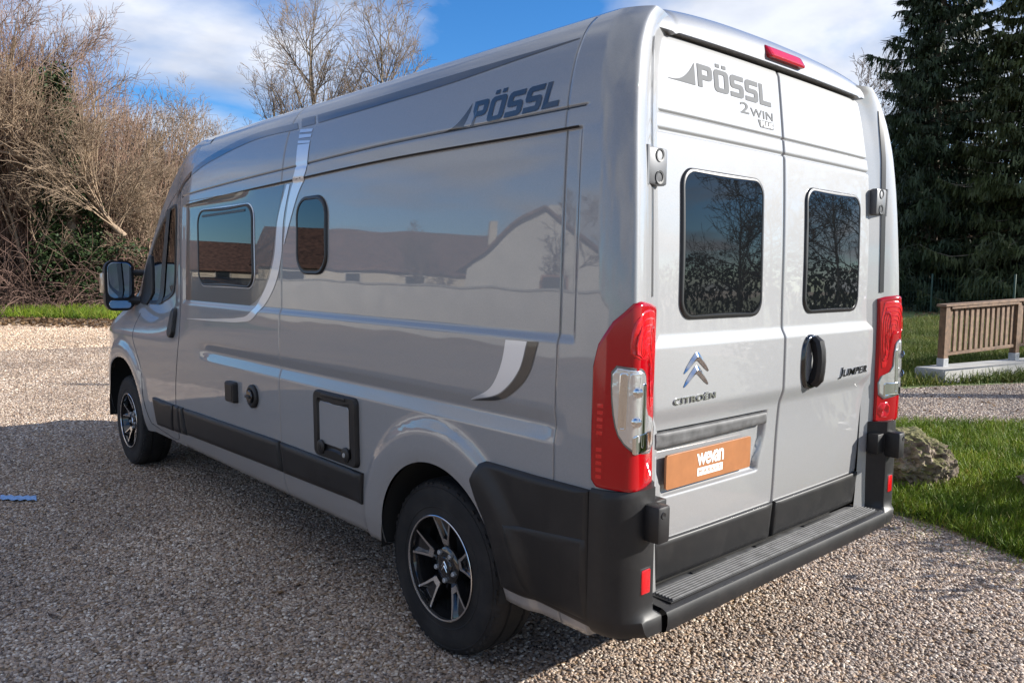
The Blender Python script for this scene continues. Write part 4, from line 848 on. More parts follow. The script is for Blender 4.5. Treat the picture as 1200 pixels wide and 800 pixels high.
M['blade']=shade_mat('grass_blade',[(.13,.20,.018),(.23,.34,.030),(.34,.44,.052),(.25,.36,.036),(.48,.42,.13)],.5,.35,.45,(1.6,(.50,.62,.50),(1.2,1.12,1.0)))
M['blade_dry']=shade_mat('lawn_blade',[(.11,.165,.026),(.17,.235,.042),(.23,.275,.06),(.27,.25,.09)],.6,.3,.4,(.5,(.6,.7,.6),(1.2,1.1,.95)))
M['leaf']=shade_mat('dead_leaf',[(.12,.07,.035),(.20,.12,.06),(.09,.055,.03),(.26,.17,.09)],.7,.3,.15)
near=[(-2.3,2.2),(-1.9,-2.1),(-1.3,-2.05),(-.5,-2.35),(.4,-2.6),(1.6,-3.3),(8.5,-2.9),(9,.5),(8.5,2.6),(5,3.4),(1.5,3.6),(-.8,3.2)]
gn_scatter('gravel',near,.001,M['pebble'],7200,2600,3.2,8.5,'pebble',.0105,'',.5,3)
gn_scatter('gravel',[(8.5,-2.9),(9,.5),(8.5,2.6),(11.5,3.0),(14.5,1.2),(14.2,-2),(12,-4)],.001,M['pebble'],1500,900,9,15,'pebble',.014,'',.5,11)
M['pebble2']=shade_mat('pale_pebble',[(a*1.12,b*1.08,c*1.02) for a,b,c in PEB[1:4]+PEB[5:]],.7,.3,0,(.3,(.85,.83,.80),(1.2,1.17,1.12)))
gn_scatter('gravel',[(14.5,1.2),(14.2,-2),(12,-4),(15,-8),(19.5,-5.5),(20.3,-3.0),(23,-.8),(24,3),(16,4)],.001,M['pebble2'],520,380,12,24,'pebble',.021,'',.5,13)
gn_scatter('gravel',[(.75,-5.6),(-.3,-6.6),(-1.4,-7.9),(.3,-11.8),(1.1,-10.4),(1.9,-8.5),(2.6,-6.6)],.004,M['pebble'],1800,900,8,14,'pebble',.013,'',.5,12)
gr=[(1.3,-3.2),(.5,-2.75),(-.15,-2.48),(-.73,-2.32),(-1.26,-2.07),(-2.0,-1.85),(-2.6,-2.6),(-2.2,-5),(-2.0,-8),(-1.2,-7.6),(0,-6.6),(.87,-5.65),(1.4,-4.6)]
gn_scatter('grass',gr,.005,M['blade'],5600,2800,5,9,'blade',.088,'',.4,21)
gn_scatter('grass',[(-.15,-2.40),(-.73,-2.2),(-1.26,-1.95),(-2,-1.7),(-2,-1.95),(-1.26,-2.2),(-.73,-2.42),(-.15,-2.6)],.003,M['blade'],900,900,3,9,'blade',.05,'',.3,22)
gn_scatter('grass',[(1.95,-8.5),(1.1,-10.3),(.2,-12),(-1.5,-14.8),(2,-30),(9,-30),(9,-13),(4,-6.5)],.008,M['blade_dry'],900,160,9,30,'blade',.16,'',.8,23)
gn_scatter('grass',[(27,8),(26.6,3),(25.7,-1.6),(22.9,-3.9),(22.2,-9),(27,-10),(29,8)],.008,M['blade'],160,160,5,50,'blade',.30,'',.8,24)
gn_scatter('dead_leaves',[(22.6,3),(21.6,-.9),(19.0,-3.0),(18.2,-6),(22.2,-8),(22.9,-3.9),(25.7,-1.6),(26.6,3)],.02,M['leaf'],45,45,5,60,'leaf',.11,'',.8,31)
gn_scatter('dead_leaves',[(1.6,-5.2),(.9,-5.7),(0,-6.7),(-1.4,-7.9),(.3,-11.8),(1.1,-10.4),(1.9,-8.5),(2.6,-6.6)],.012,M['leaf'],7,7,5,60,'leaf',.05,'',.8,32)
gn_scatter('dead_leaves',[(1.9,-9.5),(.2,-14),(4,-40),(22,-44),(12,-14)],.05,M['leaf'],5,5,5,60,'leaf',.12,'',.8,33)
gn_scatter('dead_leaves',near,.008,M['leaf'],1.1,.8,4,12,'leaf',.034,'',.5,34)
gn_scatter('gravel_weeds',[(-.3,-2.1),(-.75,-1.9),(-1.3,-1.6),(-2.0,-1.2),(-2.1,-1.75),(-1.26,-2.1),(-.73,-2.32),(-.2,-2.4)],.002,M['blade'],260,260,3,9,'blade',.035,'',.3,35)
# single leaves and the strip of blue tape in the shade
def leafthing(x,y,a,s,label):
    v=[(-.5,0,.1),(-.2,.22,.02),(.15,.24,.05),(.5,0,.22),(.15,-.24,.03),(-.2,-.22,.06),(0,0,.0),(-.75,0,.16)]; v=[(p[0]*s,p[1]*s,p[2]*s+.012) for p in v]
    o=mk('dead_leaf',v,[(0,1,6),(1,2,6),(2,3,6),(3,4,6),(4,5,6),(5,0,6),(0,7,1)],mat('brown_leaf',(.06,.035,.022),.7),None,False); o.location=(x,y,0); o.rotation_euler=(0,0,a); tag(o,label,'leaf','fallen leaves on the gravel')
leafthing(1.353,2.073,.6,.045,'dark brown fallen leaf on the shaded gravel, nearest the bottom left corner')
leafthing(1.273,1.643,2.2,.04,'dark brown fallen leaf on the shaded gravel, nearer the rear wheel than the other')
n=14; V=[];
for i in range(n):
    t=i/(n-1)
    for w in (0,1): V.append((3.62-.17*t-.11*w+.008*sin(9*t+w),1.905-.175*t+.02*w,.018+.005*sin(i*2.1+w*2)))
tp=mk('blue_plastic_strip',V,gridf(n,2),mat('blue_plastic',(.20,.42,.78),.4,noise=(40,.25)),None); tag(tp,'short torn strip of blue plastic lying on the shaded gravel','plastic strip')
# ------------------------------------------------------------------ boulders
def boulder(name,c,r,seed,label):
    rs=np.random.default_rng(seed); bm=bmesh.new(); bmesh.ops.create_icosphere(bm,subdivisions=6,radius=1)
    v=np.array([x.co for x in bm.verts]); f=[[q.index for q in p.verts] for p in bm.faces]; bm.free()
    d=np.ones(len(v))
    for k in range(26):   # chisel flat faces
        nrm=rs.normal(size=3); nrm/=np.linalg.norm(nrm); h=rs.uniform(.66,.96); s=v@nrm; d=np.minimum(d,np.where(s>1e-6,h/np.maximum(s,1e-6),9))
    from mathutils import noise as mn
    q=v*(d[:,None]*.92)
    n1=np.array([mn.fractal(Vector(p*2.2)+Vector((seed,0,0)),1.0,2.0,6) for p in q]); n2=np.array([mn.turbulence(Vector(p*7+seed),4,True) for p in q])
    q=q*(1+.15*n1-.15*n2)[:,None]; q=q*np.array(r); q[:,2]+=r[2]*.55
    m=mat('mossy_limestone',(.30,.25,.19),.9); N,L,b=node_of(m); tc=N.new('ShaderNodeTexCoord'); nz=N.new('ShaderNodeTexNoise'); nz.inputs['Scale'].default_value=9; nz.inputs['Detail'].default_value=9; nz.inputs['Roughness'].default_value=.7; L.new(tc.outputs['Object'],nz.inputs[0])
    rr=N.new('ShaderNodeValToRGB'); e=rr.color_ramp.elements; e[0].position=.34; e[0].color=(.055,.038,.027,1); e[1].position=.68; e[1].color=(.46,.37,.29,1); q_=e.new(.5); q_.color=(.22,.165,.125,1); L.new(nz.outputs[0],rr.inputs[0])
    ge=N.new('ShaderNodeNewGeometry'); sx=N.new('ShaderNodeSeparateXYZ'); L.new(ge.outputs['Normal'],sx.inputs[0]); n3=N.new('ShaderNodeTexNoise'); n3.inputs['Scale'].default_value=5; n3.inputs['Detail'].default_value=8; L.new(tc.outputs['Object'],n3.inputs[0]); ad=N.new('ShaderNodeMath'); ad.operation='ADD'; L.new(sx.outputs[2],ad.inputs[0]); mu=N.new('ShaderNodeMath'); mu.operation='MULTIPLY_ADD'; mu.inputs[1].default_value=2.6; mu.inputs[2].default_value=-1.15; L.new(n3.outputs[0],mu.inputs[0]); L.new(mu.outputs[0],ad.inputs[1])
    mr=N.new('ShaderNodeMapRange'); mr.inputs[1].default_value=.38; mr.inputs[2].default_value=1.0; L.new(ad.outputs[0],mr.inputs[0]); mo=N.new('ShaderNodeValToRGB'); mo.color_ramp.elements[0].color=(.05,.05,.014,1); mo.color_ramp.elements[1].color=(.22,.20,.07,1); L.new(nz.outputs[0],mo.inputs[0])
    mx=N.new('ShaderNodeMix'); mx.data_type='RGBA'; L.new(mr.outputs[0],mx.inputs[0]); L.new(rr.outputs[0],mx.inputs[6]); L.new(mo.outputs[0],mx.inputs[7]); L.new(mx.outputs[2],b.inputs['Base Color'])
    bp=N.new('ShaderNodeBump'); bp.inputs['Strength'].default_value=.9; bp.inputs['Distance'].default_value=.03; L.new(nz.outputs[0],bp.inputs['Height']); L.new(bp.outputs[0],b.inputs['Normal'])
    o=mk(name,q,f,m,None,True,40); o.location=c; tag(o,label,'boulder','boulders edging the lawn'); return o
boulder('boulder',(-.13,-3.27,-.06),(.47,.44,.38),4,'large mossy limestone boulder in the grass just behind the rear bumper')
boulder('boulder',(-1.02,-3.70,-.04),(.32,.30,.23),9,'small mossy boulder half cut off by the right edge of the photo')
# ------------------------------------------------------------------ timber rail on its concrete kerb
M['timber']=mat('weathered_timber',(.150,.084,.044),.75,noise=(14,.4,7),bump=(60,.25,.003)); M['timber2']=mat('greyed_timber',(.195,.120,.074),.8,noise=(14,.35,7),bump=(60,.25,.003)); M['concrete']=mat('concrete',(.36,.35,.325),.9,noise=(2.5,.22,9),bump=(40,.3,.006))
dirv=np.array([1.539-1.936,-11.792+9.859]); dl=np.linalg.norm(dirv); dirv/=dl; nrm=np.array([dirv[1],-dirv[0]]); A0=np.array([1.90,-9.70]); ang=atan2(dirv[1],dirv[0])
rail=empty('bridge_railing',(A0[0],A0[1],.22),'brown timber baluster railing on a concrete kerb by the lawn','railing')
def rb(name,t0,t1,z0,z1,w,m,slope=0.,off=0.,par=None,bev=.006):
    b=MB(); n0=[]; 
    for t,dz in ((t0,slope*t0),(t1,slope*t1)):
        for wv in (-w/2,w/2):
            for z in (z0+dz,z1+dz): p=dirv*t+nrm*(off+wv); n0.append((p[0],p[1],z))
    b.add(n0,[(0,1,3,2),(4,6,7,5),(0,4,5,1),(2,3,7,6),(1,5,7,3),(0,2,6,4)]); o=b.build(name,m,par or rail,False)
    if bev:
        bm=bmesh.new(); bm.from_mesh(o.data); bmesh.ops.recalc_face_normals(bm,faces=bm.faces); bmesh.ops.bevel(bm,geom=list(bm.edges),offset=bev,segments=1,affect='EDGES'); bm.to_mesh(o.data); bm.free()
    return o
sl=.032; SP=dl
for k in range(4):
    t=SP*k; rb('post',t,t+.12,.10,.885+sl*t,.10,M['timber']); sh=rb('post_shoe',t-.003,t+.123,-.004,.12,.108,M['steel'],0,0,None,.003)
    if k<3:
        for j_ in range(13): tt=t+.12+(SP-.12)*(j_+.5)/13; rb('baluster',tt-.040,tt+.040,.20,.885,.026,M['timber2'] if (j_*7+k)%3 else M['timber'],sl,.0,None,.003)
        rb('bottom_rail',t+.12,t+SP,.150,.20,.06,M['timber'],sl); rb('top_rail',t+.12,t+SP,.845,.885,.05,M['timber'],sl,.042)
rb('handrail',-.05,SP*3+.2,.886,.925,.15,M['timber2'],sl)
kb=MB(); kpts=[(-.38,-.16),(-.38,.30),(SP*3+.6,.30),(SP*3+.6,-.16)]; vv=[]
for z in (0,.22): vv+= [((A0+dirv*t+nrm*w)[0],(A0+dirv*t+nrm*w)[1],z) for t,w in kpts]
kb.add(vv,[(0,1,2,3),(4,7,6,5),(0,4,5,1),(1,5,6,2),(2,6,7,3),(3,7,4,0)]); ko=kb.build('concrete_kerb',M['concrete'],None,False); tag(ko,'pale concrete kerb carrying the timber railing','kerb')
bm=bmesh.new(); bm.from_mesh(ko.data); bmesh.ops.recalc_face_normals(bm,faces=bm.faces); bmesh.ops.bevel(bm,geom=list(bm.edges),offset=.02,segments=2,affect='EDGES'); bm.to_mesh(ko.data); bm.free()
# wire fence far behind it
M['greenpost']=mat('green_fence_post',(.02,.055,.04),.5)
wf_=empty('wire_fence',(8,-34,0),'thin wire mesh fence on green posts below the dark conifers','fence')
fp=[(-3.5,-27),(0,-28.5),(3.5,-30),(7,-31.5),(10.5,-33),(14,-34.5),(17.5,-36)]
for x,y in fp: b=MB(); b.box((x-8,y+34,.85),(.07,.07,1.7),.01); b.build('fence_post',M['greenpost'],wf_)
b=MB()
for i in range(len(fp)-1):
    for z in np.arange(.1,1.7,.2): b.tube([(fp[i][0]-8,fp[i][1]+34,z),(fp[i+1][0]-8,fp[i+1][1]+34,z)],.004,3,False)
    for t in np.linspace(0,1,25)[1:-1]: x=fp[i][0]+(fp[i+1][0]-fp[i][0])*t-8; y=fp[i][1]+(fp[i+1][1]-fp[i][1])*t+34; b.tube([(x,y,0),(x,y,1.6)],.003,3,False)
tag(b.build('wire_mesh',M['greenpost'],wf_,False),kind='stuff')
# ------------------------------------------------------------------ trees
class TB:
    """many thin tubes joined into one mesh, built with numpy"""
    def __init__(s): s.v=[]; s.f=[]; s.n=0
    def tube(s,P,r,k):
        P=np.asarray(P,float); n=len(P); T=np.gradient(P,axis=0); T/=np.linalg.norm(T,axis=1,keepdims=True)+1e-9
        a=np.cross(T,[.31,.17,.93]); a/=np.linalg.norm(a,axis=1,keepdims=True)+1e-9; b=np.cross(T,a); th=np.arange(k)*2*pi/k
        V=P[:,None]+(a[:,None]*np.cos(th)[None,:,None]+b[:,None]*np.sin(th)[None,:,None])*np.asarray(r)[:,None,None]
        s.v.append(V.reshape(-1,3)); F=gridf(n,k); i=np.arange(n-1)[:,None]; j=np.arange(k)[None]; A=i*k+j; B=i*k+(j+1)%k
        s.f.append(np.stack([A,B,B+k,A+k],-1).reshape(-1,4)+s.n); s.n+=n*k
    def quads(s,V):
        V=np.asarray(V,float).reshape(-1,4,3); m=len(V); s.v.append(V.reshape(-1,3)); s.f.append(np.arange(m*4).reshape(-1,4)+s.n); s.n+=m*4
    def build(s,name,m,parent=None,smooth=True): return mk(name,np.concatenate(s.v),np.concatenate(s.f),m,parent,smooth)
def rvec(): v=rng.normal(size=3); return v/np.linalg.norm(v)
def grow(tb,p,d,length,r,lev,cfg,twigs=None):
    n=max(3,int(cfg['seg'][lev])); pts=[np.array(p,float)]; d=np.array(d,float); st=length/n
    for i in range(n):
        d=d+rvec()*cfg['wig'][lev]+np.array([0,0,cfg['up'][lev]]); d/=np.linalg.norm(d); pts.append(pts[-1]+d*st)
    pts=np.array(pts); rr=np.linspace(r,r*cfg['tip'][lev],n+1); (twigs if (twigs is not None and lev>=cfg.get('tw',9)) else tb).tube(pts,np.maximum(rr,cfg['rmin']),6 if lev==0 else (4 if lev==1 else 3))
    if lev+1<len(cfg['seg']):
        for _ in range(int(cfg['kids'][lev])):
            t=rng.uniform(cfg['from'][lev],1)**.9; i=min(int(t*n),n-1); q=pts[i]+(pts[i+1]-pts[i])*(t*n-i); ax=pts[i+1]-pts[i]; ax/=np.linalg.norm(ax)
            s=rvec(); s-=ax*s.dot(ax); s/=np.linalg.norm(s); a=cfg['ang'][lev]*rng.uniform(.7,1.3); dd=ax*cos(a)+s*sin(a)
            grow(tb,q,dd,length*cfg['len'][lev]*rng.uniform(.6,1.2)*(1.15-.6*t),max(rr[i]*cfg['rk'][lev],cfg['rmin']),lev+1,cfg,twigs)
M['bark']=mat('grey_brown_bark',(.20,.165,.125),.9,noise=(6,.4)); M['twig']=mat('tan_twigs',(.255,.185,.125),.85,noise=(.8,.35)); M['twigred']=mat('reddish_twigs',(.235,.148,.105),.85,noise=(.8,.35)); M['twigdark']=mat('dark_twigs',(.135,.093,.068),.9,noise=(.8,.4))
M['ivy']=mat('ivy_leaf',(.022,.040,.011),.6,spec=.25,noise=(3,.5)); M['bramble']=mat('bramble_stems',(.13,.078,.06),.8,noise=(1.2,.5))
def bare_tree(name,x,y,h,label,cat='tree',group=None,cfg=None,stems=1,mt='bark',mtw='twig',lean=(0,0)):
    e=empty(name,(x,y,0),label,cat,group); tb=TB(); tw=TB()
    c=dict(seg=[9,7,5,4],wig=[.07,.13,.18,.22],up=[.02,.06,.05,.03],tip=[.25,.3,.4,.6],kids=[16,9,6],ang=[.75,.7,.7],len=[.55,.5,.45],rk=[.5,.5,.6],rmin=.006,tw=2); c['from']=[.22,.2,.15]
    if cfg: c.update(cfg)
    for k in range(stems):
        a=rng.uniform(0,6.28); d=np.array([cos(a)*(.28 if stems>1 else .03)+lean[0],sin(a)*(.28 if stems>1 else .03)+lean[1],1.0]); d/=np.linalg.norm(d)
        grow(tb,(.15*cos(a) if stems>1 else 0,.15*sin(a) if stems>1 else 0,-.05),d,h*.8*(rng.uniform(.75,1.05) if stems>1 else 1),c.get('r0',h*.012) if stems==1 else h*.008,0,c,tw)
    tb.build('trunk',M[mt],e); 
    if tw.v: tag(tw.build('crown',M[mtw],e),kind='stuff')
    return e
# central bare trees behind the roof
cb_=dict(kids=[30,13,7],rmin=.0075,len=[.46,.5,.5],ang=[.62,.65,.7],wig=[.035,.12,.17,.22]); cb_['from']=[.25,.2,.15]
bare_tree('bare_tree',34.5,-17.3,16.8,'bare grey tree rising behind the cab roof, left of its twin','tree','bare trees behind the van roof',cb_,1,'bark','twig')
bare_tree('bare_tree',32.9,-19.9,16.4,'bare grey tree rising behind the roof, right of its twin','tree','bare trees behind the van roof',cb_,1,'bark','twig')
bare_tree('bare_tree',35.6,-15.0,12.6,'lower bare tree between the hedge and the pair of tall bare trees','tree','bare trees behind the van roof',dict(cb_,kids=[22,11,7]),1,'bark','twig')
bare_tree('bare_tree',22,-52,17,'bare tree just left of the dark conifers, behind the rear corner','tree','bare trees beyond the lawn',dict(kids=[18,9,5],rmin=.014),1,'bark','twigdark')
bare_tree('bare_tree',13.6,-27.5,6.5,'thin bare sapling standing in front of the wire fence','tree','bare trees beyond the lawn',dict(kids=[12,7,4],rmin=.008),1,'twigdark','twigdark')
# hedge of bare shrubs at the left
hb=dict(seg=[8,6,5,4],wig=[.10,.16,.2,.25],up=[.0,.05,.02,0],kids=[15,10,6],ang=[.5,.6,.7],len=[.55,.5,.5],rmin=.0065)
spots=[(30.5,6.5,8.5,3,'twig'),(31,3.0,9.5,3,'twigred'),(29.8,-.6,11.5,4,'twigred'),(33,-2.0,13.0,4,'twigred'),(30,-3.4,9.0,3,'twig'),(34,-5.4,12.0,4,'twigred'),(31.5,-7.0,9.6,4,'twigred'),(33.5,-9.2,9.4,4,'twig'),(30.0,-9.0,7.2,4,'twig'),(32.5,-11.5,7.6,4,'twig'),(29.2,-7.6,6.5,4,'twig'),(35.5,-13.5,8.0,3,'twigdark'),(36,-3.6,13.0,4,'twigred'),(36,-8,10,3,'twigred')]
names_=['bare tan shrub tree far left of the ivy clad tree, cut off by the frame','reddish bare shrub tree outside the left edge of the hedge','reddish twiggy shrub tree at the left edge of the photo','tall reddish bare tree behind the ivy clad tree, leftmost of the tall ones','tan bare shrub tree with arching stems left of the ivy','tall reddish bare tree behind the ivy clad tree, to its right','reddish bare shrub tree right of the ivy clad tree','tan bare tree in the hedge above the wing mirror','low tan bare shrub standing right above the wing mirror','tan bare shrub tree at the right end of the hedge by the cab','low tan bare shrub in front of the hedge, left of the wing mirror','dark bare shrub tree rising behind the cab roof edge','reddish bare tree in the back row of the hedge, left','reddish bare tree in the back row of the hedge, right']
for (x,y,h,s,m),nm in zip(spots,names_): bare_tree('bare_shrub_tree',x,y,h,nm,'tree','bare trees of the hedge',hb,s,'twigdark' if m=='twigdark' else 'twig',m)
# brambles and dense undergrowth: nobody could count them
th=TB()
for _ in range(5200):
    x=27.6+rng.random()**1.4*8; y=rng.uniform(-15,9); L_=rng.uniform(1.5,4.2); a=rng.uniform(0,6.28); el=rng.uniform(.5,1.45); n=6; p=np.array([x,y,0.]); d=np.array([cos(a)*cos(el),sin(a)*cos(el),sin(el)]); P=[p]
    for i in range(n): d=d+np.array([0,0,-.22])+rvec()*.16; d/=np.linalg.norm(d); p=p+d*L_/n; p[2]=max(p[2],.05); P.append(p)
    th.tube(P,np.linspace(.014,.007,n+1),3)
tag(th.build('bramble_thicket',M['bramble']),kind='stuff')
th=TB()
for _ in range(9500):
    x=30.3+rng.random()*8; y=rng.uniform(-16,8); h=np.interp(y,[-16,-11,-8,-5,-2,8],[5.2,6.4,8.0,10.0,12.0,12.0])*rng.uniform(.35,1.0)**.7; p=np.array([x,y,0.]); d=np.array([rng.normal(0,.12),rng.normal(0,.12),1.]); P=[p]; n=6
    for i in range(n): d=d+rvec()*.14; d/=np.linalg.norm(d); p=p+d*h/n; P.append(p)
    th.tube(P,np.linspace(.020,.006,n+1),3)
    for q in range(3): b0=P[2+q]; d=rvec()+np.array([0,0,.9]); d/=np.linalg.norm(d); l=rng.uniform(.6,1.6); th.tube(np.array([b0,b0+d*l*.5+rvec()*.08,b0+d*l+rvec()*.2]),[.009,.007,.005],3)
tag(th.build('hedge_undergrowth',M['twigred']),kind='stuff')
# added dark mound standing in for the shade inside the hedge
bk=MB(); ys=np.linspace(-17,11,40); prof=[(28.4,0),(29.5,.55),(31.5,1.4),(34,1.9),(38,2.0),(42,0)]; V=[(x+.3*sin(y*1.3+x),y,z*(1+.25*sin(y*.9+x))) for y in ys for x,z in prof]; tag(mk('hedge_shade_mound',V,gridf(40,6),M['hedge_shade'],None),kind='structure')
def leaves(tb,pts,s,drop=0.):
    n=len(pts); a=rng.normal(size=(n,3)); a/=np.linalg.norm(a,axis=1,keepdims=True); b=rng.normal(size=(n,3)); b-=a*(a*b).sum(1,keepdims=True); b/=np.linalg.norm(b,axis=1,keepdims=True); sz=s*rng.uniform(.6,1.3,(n,1))
    tb.quads(np.stack([pts-a*sz*.5,pts+b*sz*.35,pts+a*sz*.6,pts-b*sz*.35],1))
# the ivy clad tree with its big leaning limb
iv=empty('ivy_clad_tree',(29.0,-4.4,0),'leaning tree wrapped in dark green ivy in the middle of the hedge','tree')
tb=TB(); tw=TB(); lf=TB(); tr=np.array([(0,0,0),(.1,-.1,2),(.0,.2,4),(.4,.35,6),(.3,.5,8.2)]); trc=np.stack([np.interp(np.linspace(0,4,17),range(5),tr[:,k]) for k in range(3)],1); tb.tube(trc,np.linspace(.26,.08,17),8)
lim=np.array([(-.8,-1.5,2.7),(-.75,-1.1,3.1),(-.7,-.5,4.0),(-.65,.1,4.7),(-.6,1.0,5.1),(-.6,2.0,5.3),(-.6,3.0,5.4)]); tb.tube(curvepts3:=np.stack([np.interp(np.linspace(0,6,25),range(7),lim[:,k]) for k in range(3)],1),np.linspace(.12,.03,25),8)
for t in range(46):
    q=curvepts3[rng.integers(2,25)]; d=np.array([-.3,rng.uniform(-.7,1.0),rng.uniform(.0,1.2)]); d/=np.linalg.norm(d); grow(tb,q,d,rng.uniform(2,4.2),.035,1,dict(hb,**{'from':[.2,.2,.15],'tip':[.25,.3,.4,.6],'rk':[.5,.5,.6],'tw':2,'wig':[.1,.14,.2,.25]}),tw)
tb.build('trunk',M['twig'],iv); tag(tw.build('twigs',M['twig'],iv),kind='stuff')
cs=[]
for _ in range(150):
    t=rng.random()**.85; c=np.array([np.interp(t*4,range(5),tr[:,k]) for k in range(3)]); rad=(.80-.45*t)*(.6+.5*rng.random()); a=rng.uniform(0,6.28); c=c+np.array([cos(a)*rad*.9,sin(a)*rad*1.25,rng.normal(0,.2)]); cs.append(c+rng.normal(0,.20,(75,3)))
for _ in range(50): cs.append(np.array([rng.uniform(-1.2,.3),rng.uniform(-2.6,1.4),rng.uniform(.5,2.4)])+rng.normal(0,.22,(60,3)))
leaves(lf,np.concatenate(cs),.13); tag(lf.build('ivy_leaves',M['ivy'],iv,False),kind='stuff')
# ------------------------------------------------------------------ spruces on the right
M['needle']=mat('spruce_needles',(.028,.046,.016),.7,noise=(1.6,.5,6)); M['needle_sunlit']=mat('spruce_needles_sunlit_tone',(.060,.075,.023),.7,noise=(1.6,.45,6))  # second needle material is a lighter copy, sunlight put into its colour
def spruce(x,y,h,rad,label,nb=150,m='needle',base=.10):
    e=empty('spruce_tree',(x,y,0),label,'tree','dark conifers beyond the lawn'); tb=TB(); nd=TB(); tb.tube([(0,0,0),(0.1,0,h*.5),(0,0,h)],[h*.018,h*.011,.03],8)
    Q=[]
    for k in range(nb):
        t=(k+rng.random())/nb; z=h*(base+(1-base)*t**1.05)*.985; R=rad*(1-t)**.72*rng.uniform(.48,1.22)+.25; a=k*2.4+rng.normal(0,.35); n=8; u=np.linspace(0,1,n)
        dr=R*rng.uniform(.18,.42)*(1-t*.8); P=np.stack([cos(a)*R*u,sin(a)*R*u,z+R*.10*u-dr*np.sin(u*pi*.62)+.22*R*np.maximum(u-.75,0)],1); tb.tube(P,np.linspace(.05*R/rad+.02,.01,n),3)
        ns=int(50+R*42); uu=rng.uniform(.12,1,ns)**.8; c=np.stack([np.interp(uu,u,P[:,k2]) for k2 in range(3)],1); side=np.array([-sin(a),cos(a),0]); out=np.array([cos(a),sin(a),0]); sp=(R*.24*(1.05-uu)+.16)[:,None]*rng.normal(0,1,(ns,1)); c=c+side*sp; c[:,2]-=np.abs(sp[:,0])*.25
        L_=rng.uniform(.20,.62,(ns,1))*(.55+.45*R/rad); dn=np.array([0,0,-1])+out*rng.uniform(-.1,.5,(ns,1))+side*rng.normal(0,.3,(ns,1)); dn/=np.linalg.norm(dn,axis=1,keepdims=True); w=np.cross(dn,rng.normal(size=(ns,3))); w/=np.linalg.norm(w,axis=1,keepdims=True); ww=rng.uniform(.03,.08,(ns,1))
        Q.append(np.stack([c-w*ww*.6,c+w*ww*.6,c+dn*L_*.55+w*ww,c+dn*L_],1)); c2=c+dn*L_*.3; d2=dn*.6+side*rng.normal(0,.9,(ns,1)); d2/=np.linalg.norm(d2,axis=1,keepdims=True); Q.append(np.stack([c2-w*ww*.5,c2+w*ww*.5,c2+d2*L_*.4+w*ww*.7,c2+d2*L_*.75],1))
        m3=int(ns*.5); tt=np.linspace(.1,1,m3); c3=np.stack([np.interp(tt,u,P[:,k2]) for k2 in range(3)],1); d3=out+side*rng.normal(0,.8,(m3,1))+np.array([0,0,-.15]); d3/=np.linalg.norm(d3,axis=1,keepdims=True); w3=np.cross(d3,[0,0,1]); l3=rng.uniform(.3,.7,(m3,1)); Q.append(np.stack([c3-w3*.05,c3+w3*.05,c3+d3*l3*.6+w3*.06,c3+d3*l3],1))
    nd.quads(np.concatenate(Q)); tb.build('trunk',M['bark'],e); tag(nd.build('crown',M[m],e,False),kind='stuff'); return e
spruce(13.2,-40.0,20.5,5.8,'tallest dark spruce with drooping branches, nearest the van rear corner',215,'needle',.09)
spruce(8.4,-39.0,18,5.4,'dark spruce at the right edge of the photo, crown coloured lighter as if sunlit',200,'needle_sunlit',.07)
spruce(16.5,-47,15,4.8,'lower dark spruce standing behind the tallest one',120,'needle',.05)
spruce(3.5,-41,19,5.2,'dark spruce just outside the right edge of the photo',120,'needle',.07)
# shade wood behind: an uncountable mass of trunks and twigs
th=TB(); lw=TB()
for _ in range(1500):
    x=rng.uniform(-8,44); y=-46-.35*x*.0-rng.random()*16; h=rng.uniform(2,8); P=np.array([(x,y,0),(x+rng.normal(0,.3),y,h*.5),(x+rng.normal(0,.6),y+rng.normal(0,.4),h)]); th.tube(P,[.07,.05,.02],4)
    for q in range(4): s=P[1]+(P[2]-P[1])*rng.random(); th.tube(np.array([s,s+rvec()*[1.3,1.3,.8]+[0,0,.4],s+rvec()*[2,2,1]+[0,0,.8]]),[.03,.02,.012],3)
tag(th.build('far_wood',M['twig']),kind='stuff')
pts=np.stack([rng.uniform(-8,44,9000),-49-rng.random(9000)*14,rng.random(9000)**1.3*5.5],1); leaves(lw,pts,.55); tag(lw.build('far_wood_foliage',M['needle']),kind='stuff')
